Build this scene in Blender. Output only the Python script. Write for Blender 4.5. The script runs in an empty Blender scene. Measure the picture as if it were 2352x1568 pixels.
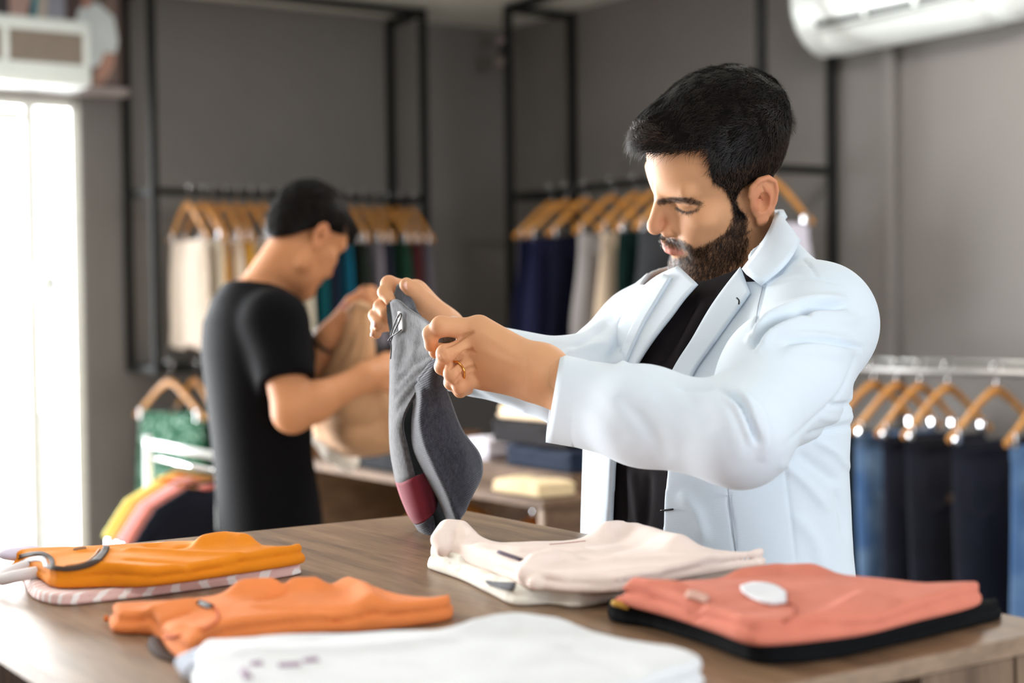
# Clothing shop: a man in a pale blazer checks a pair of shorts at a counter, an assistant works behind him.
import bpy, bmesh, math, random
import numpy as np
from mathutils import Matrix, Vector

random.seed(7)
rng = np.random.default_rng(7)
SC = bpy.context.scene
COL = SC.collection
pi = math.pi

# ------------------------------------------------------------------ camera
FPX, PITCH, ROLL, CAM_H = 3585.0, math.radians(1.33), math.radians(0.76), 1.40
_c, _s, _cr, _sr = math.cos(PITCH), math.sin(PITCH), math.cos(ROLL), math.sin(ROLL)
RT = np.array([_cr, -_s * _sr, -_c * _sr]); UP = np.array([_sr, _s * _cr, _c * _cr]); FW = np.array([0, _c, -_s])
EYE = np.array([0.0, 0.0, CAM_H])
cam = bpy.data.cameras.new('camera'); cam_ob = bpy.data.objects.new('camera', cam); COL.objects.link(cam_ob)
cam.sensor_width = 36.0; cam.lens = FPX / 2352 * 36.0; cam.clip_start = 0.05; cam.clip_end = 200
cam_ob.matrix_world = Matrix(((RT[0], UP[0], -FW[0], EYE[0]), (RT[1], UP[1], -FW[1], EYE[1]), (RT[2], UP[2], -FW[2], EYE[2]), (0, 0, 0, 1)))
cam.dof.use_dof = True; cam.dof.focus_distance = 1.79; cam.dof.aperture_fstop = 3.0
SC.camera = cam_ob

# ------------------------------------------------------------------ room frame: origin at the far room corner
YAW = math.radians(33.8)
AX = np.array([math.cos(YAW), math.sin(YAW), 0]); BX = np.array([-math.sin(YAW), math.cos(YAW), 0])
CEIL = 2.70
CORNER = np.array([-0.0196, 7.4206, 0.0])
def W(a, b, z):                      # a: distance from right wall, b: distance from left wall
    return CORNER - a * AX - b * BX + np.array([0, 0, z])
def ray(px, py): return RT * (px - 1176) / FPX - UP * (py - 784) / FPX + FW
def P(px, py, d): return EYE + ray(px, py) * d
def onz(px, py, z):
    r = ray(px, py); return EYE + r * ((z - CAM_H) / r[2])
def proj(Q):
    V = np.asarray(Q, float) - EYE; d = V @ FW
    return np.stack([1176 + FPX * (V @ RT) / d, 784 - FPX * (V @ UP) / d], -1), d
RAX, RBX = -AX, -BX                  # room axes as world directions
ROOM_ROT = Matrix(((RAX[0], RBX[0], 0), (RAX[1], RBX[1], 0), (0, 0, 1)))

# ------------------------------------------------------------------ light, sky, exposure
SC.view_settings.view_transform = 'Standard'; SC.view_settings.look = 'None'
SC.view_settings.gamma = 1.0; SC.view_settings.use_curve_mapping = False
SC.view_settings.exposure = -0.22
wd = bpy.data.worlds.new('sky'); SC.world = wd; wd.use_nodes = True
bg = wd.node_tree.nodes['Background']; bg.inputs[0].default_value = (0.86, 0.93, 1.0, 1); bg.inputs[1].default_value = 3.2
def area_light(name, loc, target, sx, sy, power, color=(1, 1, 1)):
    l = bpy.data.lights.new(name, 'AREA'); l.shape = 'RECTANGLE'; l.size = sx; l.size_y = sy; l.energy = power; l.color = color
    o = bpy.data.objects.new(name, l); COL.objects.link(o); o.location = loc
    d = Vector(target) - Vector(loc); o.rotation_euler = d.to_track_quat('-Z', 'Y').to_euler(); return o
# daylight through the glass door in the left wall, and through the shop front behind the camera
area_light('door_daylight', W(4.2, -0.35, 1.35), W(4.0, 3, 1.25), 4.2, 2.2, 1400, (0.95, 0.98, 1.0))
area_light('shop_front_daylight', W(2.3, 9.30, 1.5), W(2.0, 4, 1.3), 3.8, 2.0, 160, (0.93, 0.97, 1.0))
FILL_PANELS = ((0.9, 3.2, 36), (1.0, 5.6, 12), (4.6, 3.2, 10), (4.6, 5.6, 10))     # unseen panels added to brighten wall and room: room a, b, watts
for a_, b_, w_ in FILL_PANELS:
    area_light('added_panel_fill', W(a_, b_, CEIL - .035), W(a_, b_, 0), .55, .55, w_, (1.0, 0.95, 0.88))

# ------------------------------------------------------------------ helpers
def link(o, parent=None):
    COL.objects.link(o)
    if parent is not None: o.parent = parent
    return o
def tag(o, label=None, cat=None, group=None, kind=None):
    if label: o['label'] = label
    if cat: o['category'] = cat
    if group: o['group'] = group
    if kind: o['kind'] = kind
    return o
def empty(name, loc=(0, 0, 0), label=None, cat=None, group=None, rot=None):
    o = bpy.data.objects.new(name, None); o.empty_display_size = 0.05; link(o)
    M = (rot.to_4x4() if rot is not None else Matrix.Identity(4)).copy(); M.translation = Vector(loc); o.matrix_world = M
    return tag(o, label, cat, group)
def wmat(o):                             # world matrix without waiting for the depsgraph
    m = o.matrix_basis.copy()
    return m if o.parent is None else wmat(o.parent) @ o.matrix_parent_inverse @ m
def mesh_obj(name, verts, faces, mat, parent=None, smooth=True, world=True):
    me = bpy.data.meshes.new(name)
    verts = np.asarray(verts, float)
    if parent is not None and world:
        Mi = np.array(wmat(parent).inverted()); verts = verts @ Mi[:3, :3].T + Mi[:3, 3]
    if isinstance(faces, np.ndarray):
        n, k = faces.shape
        me.vertices.add(len(verts)); me.vertices.foreach_set('co', verts.ravel())
        me.loops.add(n * k); me.loops.foreach_set('vertex_index', faces.ravel().astype(np.int32))
        me.polygons.add(n); me.polygons.foreach_set('loop_start', np.arange(0, n * k, k, dtype=np.int32))
        me.update(calc_edges=True); me.validate()
    else:
        me.from_pydata([tuple(v) for v in verts], [], faces)
    mats = mat if isinstance(mat, (list, tuple)) else [mat]
    for m in mats: me.materials.append(m)
    if smooth: me.polygons.foreach_set('use_smooth', np.ones(len(me.polygons), bool))
    o = bpy.data.objects.new(name, me); link(o, parent); return o
class MB:
    """collects boxes and tubes (world coordinates) for ONE mesh"""
    def __init__(s): s.v = []; s.f = []
    def add(s, v, f):
        n = len(s.v); s.v += [tuple(x) for x in v]; s.f += [tuple(i + n for i in q) for q in f]
    def box(s, o, ex, ey, ez, bev=0.0):      # centre, half-extent vectors
        o, ex, ey, ez = [np.asarray(t, float) for t in (o, ex, ey, ez)]
        if bev <= 0:
            v = [o + i * ex + j * ey + k * ez for i in (-1, 1) for j in (-1, 1) for k in (-1, 1)]
            s.add(v, [(0, 1, 3, 2), (4, 6, 7, 5), (0, 4, 5, 1), (2, 3, 7, 6), (0, 2, 6, 4), (1, 5, 7, 3)]); return
        bm = bmesh.new(); bmesh.ops.create_cube(bm, size=2)
        lx, ly, lz = [np.linalg.norm(t) for t in (ex, ey, ez)]
        for v in bm.verts: v.co = Vector((v.co.x * lx, v.co.y * ly, v.co.z * lz))
        bmesh.ops.bevel(bm, geom=list(bm.edges), offset=bev, segments=2, affect='EDGES', profile=0.6)
        ux, uy, uz = ex / lx, ey / ly, ez / lz
        bm.verts.index_update()
        s.add([o + v.co.x * ux + v.co.y * uy + v.co.z * uz for v in bm.verts], [tuple(v.index for v in f.verts) for f in bm.faces]); bm.free()
    def rbox(s, a, b, z, ha, hb, hz, bev=0.0):  # box in room axes by centre and half sizes
        s.box(W(a, b, z), AX * ha, BX * hb, (0, 0, hz), bev)
    def tube(s, pts, r, n=8, cap=True, closed=False):
        pts = [np.asarray(p, float) for p in pts]; m = len(pts); rr = r if hasattr(r, '__len__') else [r] * m
        base = len(s.v); prev = None
        for i, p in enumerate(pts):
            t = (pts[(i + 1) % m] - pts[i - 1]) if closed else (pts[min(i + 1, m - 1)] - pts[max(i - 1, 0)])
            t = t / (np.linalg.norm(t) + 1e-12)
            if prev is None:
                u = np.cross(t, (0, 0, 1)) if abs(t[2]) < 0.9 else np.cross(t, (1, 0, 0))
            else: u = prev - t * (prev @ t)
            u = u / (np.linalg.norm(u) + 1e-12); prev = u; w = np.cross(t, u)
            for k in range(n):
                a = 2 * pi * k / n; s.v.append(tuple(p + rr[i] * (math.cos(a) * u + math.sin(a) * w)))
        for i in range(m if closed else m - 1):
            j = (i + 1) % m
            for k in range(n):
                s.f.append((base + i * n + k, base + i * n + (k + 1) % n, base + j * n + (k + 1) % n, base + j * n + k))
        if cap and not closed:
            s.f.append(tuple(base + k for k in range(n))[::-1]); s.f.append(tuple(base + (m - 1) * n + k for k in range(n)))
    def ball(s, c, r, nu=12, nv=8, R=None):
        r = np.broadcast_to(np.asarray(r, float), (3,)); base = len(s.v); c = np.asarray(c, float)
        for i in range(nv + 1):
            th = pi * i / nv
            for k in range(nu):
                q = np.array([math.sin(th) * math.cos(2 * pi * k / nu), math.sin(th) * math.sin(2 * pi * k / nu), math.cos(th)]) * r
                s.v.append(tuple(c + (q if R is None else R @ q)))
        for i in range(nv):
            for k in range(nu):
                s.f.append((base + i * nu + k, base + (i + 1) * nu + k, base + (i + 1) * nu + (k + 1) % nu, base + i * nu + (k + 1) % nu))
    def build(s, name, mat, parent=None, smooth=False):
        return mesh_obj(name, s.v, s.f, mat, parent, smooth)
def smooth_line(pts, n=6):               # Catmull-Rom through points
    pts = np.asarray(pts, float); out = []
    Q = np.vstack([2 * pts[0] - pts[1], pts, 2 * pts[-1] - pts[-2]])
    for i in range(1, len(Q) - 2):
        for t in np.linspace(0, 1, n, endpoint=False):
            out.append(0.5 * (2 * Q[i] + (Q[i + 1] - Q[i - 1]) * t + (2 * Q[i - 1] - 5 * Q[i] + 4 * Q[i + 1] - Q[i + 2]) * t * t + (3 * Q[i] - Q[i - 1] - 3 * Q[i + 1] + Q[i + 2]) * t ** 3))
    out.append(pts[-1]); return np.array(out)

# ------------------------------------------------------------------ signed distance modelling
def nrm(v): v = np.asarray(v, float); return v / np.linalg.norm(v)
def ell(Q, c, r, R=None):
    p = Q - np.asarray(c, float)
    if R is not None: p = p @ R
    r = np.asarray(r, float); k0 = np.sqrt(((p / r) ** 2).sum(-1)); k1 = np.sqrt(((p / r ** 2) ** 2).sum(-1)) + 1e-9
    return k0 * (k0 - 1) / k1
def cap(Q, a, b, ra, rb=None):
    rb = ra if rb is None else rb
    a = np.asarray(a, float); ab = np.asarray(b, float) - a; t = np.clip(((Q - a) @ ab) / (ab @ ab + 1e-12), 0, 1)
    return np.linalg.norm(Q - a - t[..., None] * ab, axis=-1) - (ra + (rb - ra) * t)
def chain(Q, pts, rs, k=0.0):
    d = None
    for i in range(len(pts) - 1):
        e = cap(Q, pts[i], pts[i + 1], rs[i], rs[i + 1]); d = e if d is None else (smin(d, e, k) if k else np.minimum(d, e))
    return d
def smin(a, b, k):
    h = np.clip(0.5 + 0.5 * (b - a) / k, 0, 1); return b + (a - b) * h - k * h * (1 - h)
def smax(a, b, k): return -smin(-a, -b, k)
def sm(x, a, b): t = np.clip((x - a) / (b - a), 0, 1); return t * t * (3 - 2 * t)
_ph = rng.uniform(0, 6.28, (40, 3)); _dr = rng.normal(size=(40, 3)); _dr /= np.linalg.norm(_dr, axis=1)[:, None]
def wob(Q, freq, n=6, seed=0):           # cheap smooth noise in -1..1
    o = np.zeros(len(Q))
    for i in range(n):
        j = (i + seed * 5) % 40; f = freq * (0.7 + 0.13 * i)
        o += np.sin((Q @ _dr[j]) * f + _ph[j, 0] + 1.3 * np.sin((Q @ _dr[(j + 7) % 40]) * f * 0.6 + _ph[j, 1]))
    return o / n * 1.5
def isosurface(fn, lo, hi, h, slack=1.0):
    """surface nets over a sparse block grid -> verts, quads"""
    lo = np.asarray(lo, float); bs = 8; n = np.ceil((np.asarray(hi, float) - lo) / h / bs).astype(int); N = n * bs + 1
    bc = np.stack(np.meshgrid(*[np.arange(k) for k in n], indexing='ij'), -1).reshape(-1, 3)
    cen = lo + (bc * bs + bs / 2) * h; dc = fn(cen); lim = bs * h * 0.87 * 1.25 * slack + h
    D = np.full(tuple(N), 1.0, np.float32)
    full = np.repeat(np.repeat(np.repeat(np.where(dc < 0, -1.0, 1.0).reshape(tuple(n)), bs, 0), bs, 1), bs, 2); D[:-1, :-1, :-1] = full
    act = bc[np.abs(dc) < lim]
    off = np.stack(np.meshgrid(*[np.arange(bs + 1)] * 3, indexing='ij'), -1).reshape(-1, 3)
    for i in range(0, len(act), 300):
        idx = (act[i:i + 300, None] * bs + off[None]).reshape(-1, 3)
        D[idx[:, 0], idx[:, 1], idx[:, 2]] = fn(lo + idx * h)
    S = D < 0
    c = np.zeros(tuple(N - 1), np.int8)
    for i in (0, 1):
        for j in (0, 1):
            for k in (0, 1): c += S[i:N[0] - 1 + i, j:N[1] - 1 + j, k:N[2] - 1 + k]
    cells = np.argwhere((c > 0) & (c < 8)); vid = np.full(tuple(N - 1), -1, np.int32); vid[tuple(cells.T)] = np.arange(len(cells))
    acc = np.zeros((len(cells), 3)); cnt = np.zeros(len(cells))
    cor = [(i, j, k) for i in (0, 1) for j in (0, 1) for k in (0, 1)]
    for p in cor:
        for ax in range(3):
            if p[ax]: continue
            q = list(p); q[ax] = 1
            A0 = cells + np.array(p); B0 = cells + np.array(q); da = D[tuple(A0.T)]; db = D[tuple(B0.T)]; m = (da < 0) != (db < 0)
            t = np.where(m, da / np.where(m, da - db, 1), 0); e = np.tile(np.array(p, float), (len(cells), 1)); e[:, ax] += t
            acc[m] += e[m]; cnt[m] += 1
    V = lo + (cells + acc / cnt[:, None]) * h
    F = []
    for ax in range(3):
        u, v = [(1, 2), (2, 0), (0, 1)][ax]
        sl0 = [slice(None)] * 3; sl1 = [slice(None)] * 3; sl0[ax] = slice(0, N[ax] - 1); sl1[ax] = slice(1, N[ax])
        s0 = S[tuple(sl0)]; s1 = S[tuple(sl1)]; e = np.argwhere(s0 != s1)
        ok = (e[:, u] > 0) & (e[:, v] > 0) & (e[:, u] < N[u] - 1) & (e[:, v] < N[v] - 1); e = e[ok]
        du = np.zeros(3, int); du[u] = 1; dv = np.zeros(3, int); dv[v] = 1
        q = np.stack([vid[tuple((e - du - dv).T)], vid[tuple((e - dv).T)], vid[tuple(e.T)], vid[tuple((e - du).T)]], 1)
        fl = ~s0[tuple(e.T)]; q[fl] = q[fl][:, ::-1]; F.append(q)
    return V, np.vstack(F)
def vnormals(V, F):
    n = np.cross(V[F[:, 2]] - V[F[:, 0]], V[F[:, 3]] - V[F[:, 1]]); N = np.zeros_like(V)
    for k in range(4): np.add.at(N, F[:, k], n)
    return N / (np.linalg.norm(N, axis=1)[:, None] + 1e-12)
def relax(V, F, it=1, lam=0.5):
    for _ in range(it):
        acc = np.zeros_like(V); c = np.zeros(len(V))
        for k in range(4):
            np.add.at(acc, F[:, k], V[F[:, (k + 1) % 4]]); np.add.at(c, F[:, k], 1)
            np.add.at(acc, F[:, k], V[F[:, (k - 1) % 4]]); np.add.at(c, F[:, k], 1)
        V = V + lam * (acc / c[:, None] - V)
    return V
def in_poly(p, poly):                    # points (N,2) inside polygon
    poly = np.asarray(poly, float); x, y = p[:, 0], p[:, 1]; r = np.zeros(len(p), bool); j = len(poly) - 1
    for i in range(len(poly)):
        xi, yi = poly[i]; xj, yj = poly[j]
        r ^= ((yi > y) != (yj > y)) & (x < (xj - xi) * (y - yi) / (yj - yi + 1e-12) + xi); j = i
    return r
def seg_d(p, a, b):
    ab = b - a; t = np.clip(((p - a) @ ab) / (ab @ ab + 1e-12), 0, 1); return np.linalg.norm(p - a - t[:, None] * ab, axis=1)
def poly_d(p, line, closed=False):       # distance to a polyline, (N,2)
    line = np.asarray(line, float); d = np.full(len(p), 1e9); m = len(line)
    for i in range(m if closed else m - 1): d = np.minimum(d, seg_d(p, line[i], line[(i + 1) % m]))
    return d
def poly_sd(p, poly): return np.where(in_poly(p, poly), -1, 1) * poly_d(p, poly, True)
def set_attr(o, name, vals):
    a = o.data.attributes.new(name, 'FLOAT', 'POINT'); a.data.foreach_set('value', np.asarray(vals, np.float32))
def join_vf(parts):
    V, F, n = [], [], 0
    for v, f in parts: V.append(v); F.append(f + n); n += len(v)
    return np.vstack(V), np.vstack(F)

# ------------------------------------------------------------------ materials
MATS = {}
def lin(c):                              # sRGB 0..255 -> linear
    return tuple((x / 12.92 if x <= 0.04045 else ((x + 0.055) / 1.055) ** 2.4) for x in [v / 255 for v in c])
class NT:
    def __init__(s, name):
        s.m = bpy.data.materials.new(name); s.m.use_nodes = True; s.t = s.m.node_tree; s.b = s.t.nodes['Principled BSDF']
    def n(s, typ, **kw):
        x = s.t.nodes.new(typ)
        for k, v in kw.items():
            if k.startswith('i_'): x.inputs[k[2:].replace('_', ' ')].default_value = v
            else: setattr(x, k, v)
        return x
    def l(s, a, b): s.t.links.new(a, b)
    def coord(s, scale=(1, 1, 1), rot=(0, 0, 0), out='Object'):
        c = s.n('ShaderNodeTexCoord'); m0 = s.n('ShaderNodeMapping'); m0.inputs['Rotation'].default_value = rot   # turn first, then stretch
        m = s.n('ShaderNodeMapping'); m.inputs['Scale'].default_value = scale
        s.l(c.outputs[out], m0.inputs[0]); s.l(m0.outputs[0], m.inputs[0]); return m.outputs[0]
    def noise(s, vec, scale, detail=4, rough=0.55):
        x = s.n('ShaderNodeTexNoise'); x.inputs['Scale'].default_value = scale; x.inputs['Detail'].default_value = detail; x.inputs['Roughness'].default_value = rough
        s.l(vec, x.inputs['Vector']); return x.outputs['Fac']
    def ramp(s, fac, stops):
        r = s.n('ShaderNodeValToRGB'); e = r.color_ramp.elements
        while len(e) < len(stops): e.new(0.5)
        for q, (p, c) in zip(e, stops): q.position = p; q.color = (*c[:3], 1)
        s.l(fac, r.inputs[0]); return r.outputs[0]
    def mix(s, fac, a, b, mode='MIX'):
        x = s.n('ShaderNodeMix', data_type='RGBA', blend_type=mode)
        for v, i in ((fac, 0), (a, 6), (b, 7)):
            if hasattr(v, 'is_linked'): s.l(v, x.inputs[i])
            elif i == 0: x.inputs[0].default_value = v
            else: x.inputs[i].default_value = (*v[:3], 1)
        return x.outputs[2]
    def bump(s, h, strength, dist=0.002):
        b = s.n('ShaderNodeBump'); b.inputs['Strength'].default_value = strength; b.inputs['Distance'].default_value = dist
        s.l(h, b.inputs['Height']); s.l(b.outputs[0], s.b.inputs['Normal'])
    def base(s, c):
        if hasattr(c, 'is_linked'): s.l(c, s.b.inputs['Base Color'])
        else: s.b.inputs['Base Color'].default_value = (*c[:3], 1)
    def attr(s, name):
        a = s.n('ShaderNodeAttribute'); a.attribute_name = name; return a.outputs['Fac']
def plain(name, rgb, rough=0.6, metal=0.0, var=0.06, scale=20, bump=0.0, spec=0.5, sheen=0.0, trans=0.0):
    """solid colour with slight procedural variation"""
    if name in MATS: return MATS[name]
    s = NT(name); c = np.array(lin(rgb)); v = s.coord(); f = s.noise(v, scale)
    s.base(s.ramp(f, [(0.3, c * (1 - var)), (0.7, np.minimum(c * (1 + var), 1))]))
    s.b.inputs['Roughness'].default_value = rough; s.b.inputs['Metallic'].default_value = metal; s.b.inputs['Specular IOR Level'].default_value = spec
    if sheen: s.b.inputs['Sheen Weight'].default_value = sheen
    if bump: s.bump(s.noise(v, scale * 8), bump)
    MATS[name] = s.m; return s.m
def fabric(name, rgb, weave=900, bump=0.25, var=0.05, rough=0.9, sheen=0.04, spec=0.2):
    if name in MATS: return MATS[name]
    s = NT(name); c = np.array(lin(rgb)); v = s.coord(); f = s.noise(v, 35)
    s.base(s.ramp(f, [(0.3, c * (1 - var)), (0.7, np.minimum(c * (1 + var), 1))]))
    s.b.inputs['Roughness'].default_value = rough; s.b.inputs['Sheen Weight'].default_value = sheen if sum(rgb) > 180 else 0.0; s.b.inputs['Specular IOR Level'].default_value = spec if sum(rgb) > 180 else .1
    s.bump(s.noise(v, weave, 2), bump, 0.0006)
    MATS[name] = s.m; return s.m
def wood(name, c0, c1, c2, dirv=(1, 12, 12), rough=0.45, rot=0.0, scale=6.0):
    if name in MATS: return MATS[name]
    s = NT(name); v = s.coord(dirv, (0, 0, rot)); f1 = s.noise(v, scale, 6, 0.62); f2 = s.noise(v, scale * 6, 3, 0.6)
    g = s.ramp(f1, [(0.28, lin(c0)), (0.5, lin(c1)), (0.72, lin(c2))])
    fine = s.ramp(f2, [(0.35, (0.75, 0.75, 0.75)), (0.6, (1, 1, 1))])
    s.base(s.mix(1.0, g, fine, 'MULTIPLY')); s.b.inputs['Roughness'].default_value = rough
    s.bump(f2, 0.08, 0.001); MATS[name] = s.m; return s.m
# ================================================================== room shell
def onplane(px, py, p0, n):
    r = ray(px, py); return EYE + r * (np.dot(np.asarray(p0) - EYE, n) / np.dot(r, n))
def wall_paint(name, rgb):
    s = NT(name); v = s.coord((1, 1, 1)); c = np.array(lin(rgb))
    s.base(s.ramp(s.noise(v, 3, 5), [(0.3, c * 0.96), (0.7, c * 1.04)])); s.b.inputs['Roughness'].default_value = 0.75
    s.bump(s.noise(v, 180, 3), 0.12, 0.001); return s.m
M_wall = wall_paint('grey_wall_paint', (103, 99, 96))
M_ceil = wall_paint('white_ceiling_paint', (196, 196, 190))
M_floor = wood('floor_laminate', (150, 141, 130), (166, 156, 144), (178, 169, 157), (1, 8, 1), 0.35, -YAW, 4)
M_white = plain('white_gloss_plastic', (232, 238, 236), 0.3, var=0.015)
M_black = plain('black_steel', (20, 21, 21), 0.75, 0.0, var=0.1, spec=.2)
M_chrome = plain('chrome', (225, 225, 228), 0.12, 1.0, var=0.02)
M_dark = plain('dark_plastic', (20, 20, 21), 0.5)
def glass_mat():
    s = NT('door_glass'); t = s.t; t.nodes.remove(s.b); out = [n for n in t.nodes if n.type == 'OUTPUT_MATERIAL'][0]
    tr = s.n('ShaderNodeBsdfTransparent'); gl = s.n('ShaderNodeBsdfGlossy'); gl.inputs['Roughness'].default_value = 0.02
    fr = s.n('ShaderNodeFresnel'); fr.inputs[0].default_value = 1.3; mx = s.n('ShaderNodeMixShader')
    s.l(fr.outputs[0], mx.inputs[0]); s.l(tr.outputs[0], mx.inputs[1]); s.l(gl.outputs[0], mx.inputs[2]); s.l(mx.outputs[0], out.inputs[0]); return s.m
M_glass = glass_mat()
RA, RB = 7.0, 9.0      # room size along a and b
def struct(name, mb, mat, parent=None):
    o = mb.build(name, mat, parent)
    if parent is None: o['kind'] = 'structure'
    return o
m = MB(); m.rbox(RA / 2, RB / 2, -0.05, RA / 2 + .2, RB / 2 + .2, 0.05); struct('floor', m, M_floor)
m = MB(); m.rbox(RA / 2, RB / 2, CEIL + 0.05, RA / 2 + .2, RB / 2 + .2, 0.05); struct('ceiling', m, M_ceil)
DA0, DA1, DZ = 2.04, 6.60, 2.25       # door opening in the left wall
m = MB()
m.rbox((DA0 - .2) / 2, -0.1, CEIL / 2, (DA0 + .2) / 2, 0.1, CEIL / 2)
m.rbox((DA0 + DA1) / 2, -0.1, (DZ + CEIL) / 2, (DA1 - DA0) / 2, 0.1, (CEIL - DZ) / 2)
m.rbox((DA1 + RA + .2) / 2, -0.1, CEIL / 2, (RA + .2 - DA1) / 2, 0.1, CEIL / 2)
struct('wall_left', m, M_wall)
m = MB(); m.rbox(-0.1, RB / 2, CEIL / 2, 0.1, RB / 2 + .2, CEIL / 2); struct('wall_right', m, M_wall)
m = MB(); m.rbox(RA + 0.1, RB / 2, CEIL / 2, 0.1, RB / 2 + .2, CEIL / 2); struct('wall_side', m, M_wall)
m = MB()
m.rbox(0.4, RB + .1, CEIL / 2, .4, .1, CEIL / 2); m.rbox(RA - 1.1, RB + .1, CEIL / 2, 1.1, .1, CEIL / 2)
m.rbox(2.8, RB + .1, CEIL - .1, 2.0, .1, .1); m.rbox(2.8, RB + .1, .2, 2.0, .1, .2); struct('wall_front', m, M_wall)
m = MB(); m.rbox(3.4, 3, -0.12, 20, 20, 0.02); struct('pavement', m, plain('concrete_pavement', (190, 188, 182), 0.8))
# shop window behind the camera
wf = MB()
for a in (0.83, 2.8, 4.77): wf.rbox(a, RB + .1, 1.45, .03, .04, 1.05)
for z in (.43, 2.47): wf.rbox(2.8, RB + .1, z, 2.0, .04, .03)
wo = struct('window_1', wf, M_black)
for a in (1.815, 3.785):
    g = MB(); g.rbox(a, RB + .1, 1.45, .95, .004, 1.0); g.build('pane', M_glass, wo)
# flush ceiling panels, added out of view to brighten the right wall
for a_, b_, _w in FILL_PANELS:
    e = empty('added_ceiling_light', W(a_, b_, CEIL), 'added out-of-view square ceiling light panel %s on the %s side' % ({3.2: 'near the racks', 5.6: 'near the shop window'}[b_], 'jeans' if a_ < 2 else 'far'), 'ceiling light', 'added ceiling light panels'); m = MB()
    for s_ in (-1, 1): m.rbox(a_ + s_ * .31, b_, CEIL - .012, .012, .322, .012); m.rbox(a_, b_ + s_ * .31, CEIL - .012, .298, .012, .012)
    m.build('frame', M_white, e); em = NT('lamp_diffuser'); em.b.inputs['Emission Color'].default_value = (1, .95, .88, 1); em.b.inputs['Emission Strength'].default_value = 4
    m = MB(); m.rbox(a_, b_, CEIL - .010, .298, .298, .005); m.build('diffuser', em.m, e)
# baseboards
m = MB(); m.rbox(1.02, 0.008, .05, 1.02, .008, .05); struct('baseboard_left', m, M_dark)
m = MB(); m.rbox(0.008, 4.5, .05, .008, 4.5, .05); struct('baseboard_right', m, M_dark)
# painted cable duct running down the right wall below the cooling unit
dpt = onplane(2054, 400, W(0, 0, 0), AX); db_ = float((CORNER - dpt) @ BX)
m = MB(); m.rbox(0.015, db_, 1.15, .015, .024, 1.13, .006); struct('trim_1', m, M_wall)
# glazed entrance: fixed side light, stile and door leaf
df = MB()
df.rbox(2.06, -0.06, DZ / 2, .02, .03, DZ / 2); df.rbox((DA0 + DA1) / 2, -0.06, DZ - .02, (DA1 - DA0) / 2, .03, .02)
df.rbox(DA1 - .02, -0.06, DZ / 2, .02, .03, DZ / 2)
M_frame = plain('white_frame', (236, 236, 230), 0.4)
door = struct('door_1', df, M_frame)
m = MB(); m.rbox(2.245, -0.05, DZ / 2 - .02, .022, .03, DZ / 2 - .02, .004); m.build('stile', M_frame, door)
m = MB(); m.rbox(3.45, -0.05, 2.17, 1.18, .018, .022, .004); m.rbox(3.45, -0.05, .08, 1.18, .018, .06, .004); m.rbox(3.46, -0.05, 1.1, .03, .018, 1.05); m.rbox(4.66, -0.05, 1.1, .03, .018, 1.05); m.build('door_leaf_frame', M_frame, door)
for a, w_ in ((2.15, .075), (2.86, .58), (4.07, .58), (5.62, .94)):
    m = MB(); m.rbox(a, -0.05, 1.1, w_, .004, 1.1); m.build('pane', M_glass, door)
hp = onplane(101, 652, W(0, 0.02, 0), BX)
m = MB(); m.tube([hp - BX * k for k in (-0.03, -.0, .03)], .02, 12); m.ball(hp - BX * .05, (.036, .036, .036)); m.build('door_knob', M_white, door, True)

# ------------------------------------------------------------------ poster over the door
def flat_poly(name, pts, mat, parent, depth=0.0):
    return mesh_obj(name, pts, [tuple(range(len(pts)))], mat, parent, False)
po = empty('wall_poster', W(2.6, 0.02, 2.27), 'printed photo poster of people above the glass entrance', 'poster')
m = MB(); m.rbox(2.72, 0.015, 2.485, .845, .012, .205); m.build('poster_board', plain('poster_brown', (104, 84, 78), 0.6, var=0.15, scale=5), po)
def print_shape(px, col, off):
    pts = [onplane(x, y, W(0, 0.029 + off, 0), BX) for x, y in px]
    flat_poly('printed_shape', pts, plain('print_%d_%d_%d' % col, col, 0.6), po)
print_shape([(262, -12), (250, -12), (238, 20), (225, 60), (215, 110), (210, 190), (262, 190), (264, 120)], (128, 108, 100), .001)
print_shape([(178, -10), (190, 12), (225, 6), (262, 40), (272, 95), (266, 122), (240, 120), (228, 150), (190, 160), (170, 60)], (214, 222, 224), .002)
print_shape([(240, 122), (264, 124), (262, 150), (236, 195), (212, 195), (220, 170)], (188, 142, 124), .003)
print_shape([(150, -12), (192, -12), (196, 8), (180, 22), (174, 48), (150, 48)], (82, 62, 58), .003)
print_shape([(190, -12), (216, -12), (208, 12), (196, 22), (186, 10)], (176, 128, 112), .0035)
print_shape([(20, -12), (75, -12), (60, 40), (20, 40)], (196, 160, 150), .001)
print_shape([(75, -12), (88, -12), (84, 42), (72, 42)], (30, 140, 160), .002)
print_shape([(88, -12), (110, -12), (106, 45), (84, 42)], (200, 185, 170), .002)
print_shape([(110, -12), (150, -12), (150, 48), (106, 45)], (160, 160, 172), .002)
print_shape([(-20, -12), (20, -12), (22, 40), (-20, 40)], (60, 52, 58), .0015)
m = MB(); m.rbox(2.72, 0.04, 2.278, .85, .04, .016, .004); tag(m.build('ledge', plain('taupe_ledge', (150, 138, 136), 0.5)), 'narrow taupe ledge running under the people poster', 'ledge')

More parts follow.
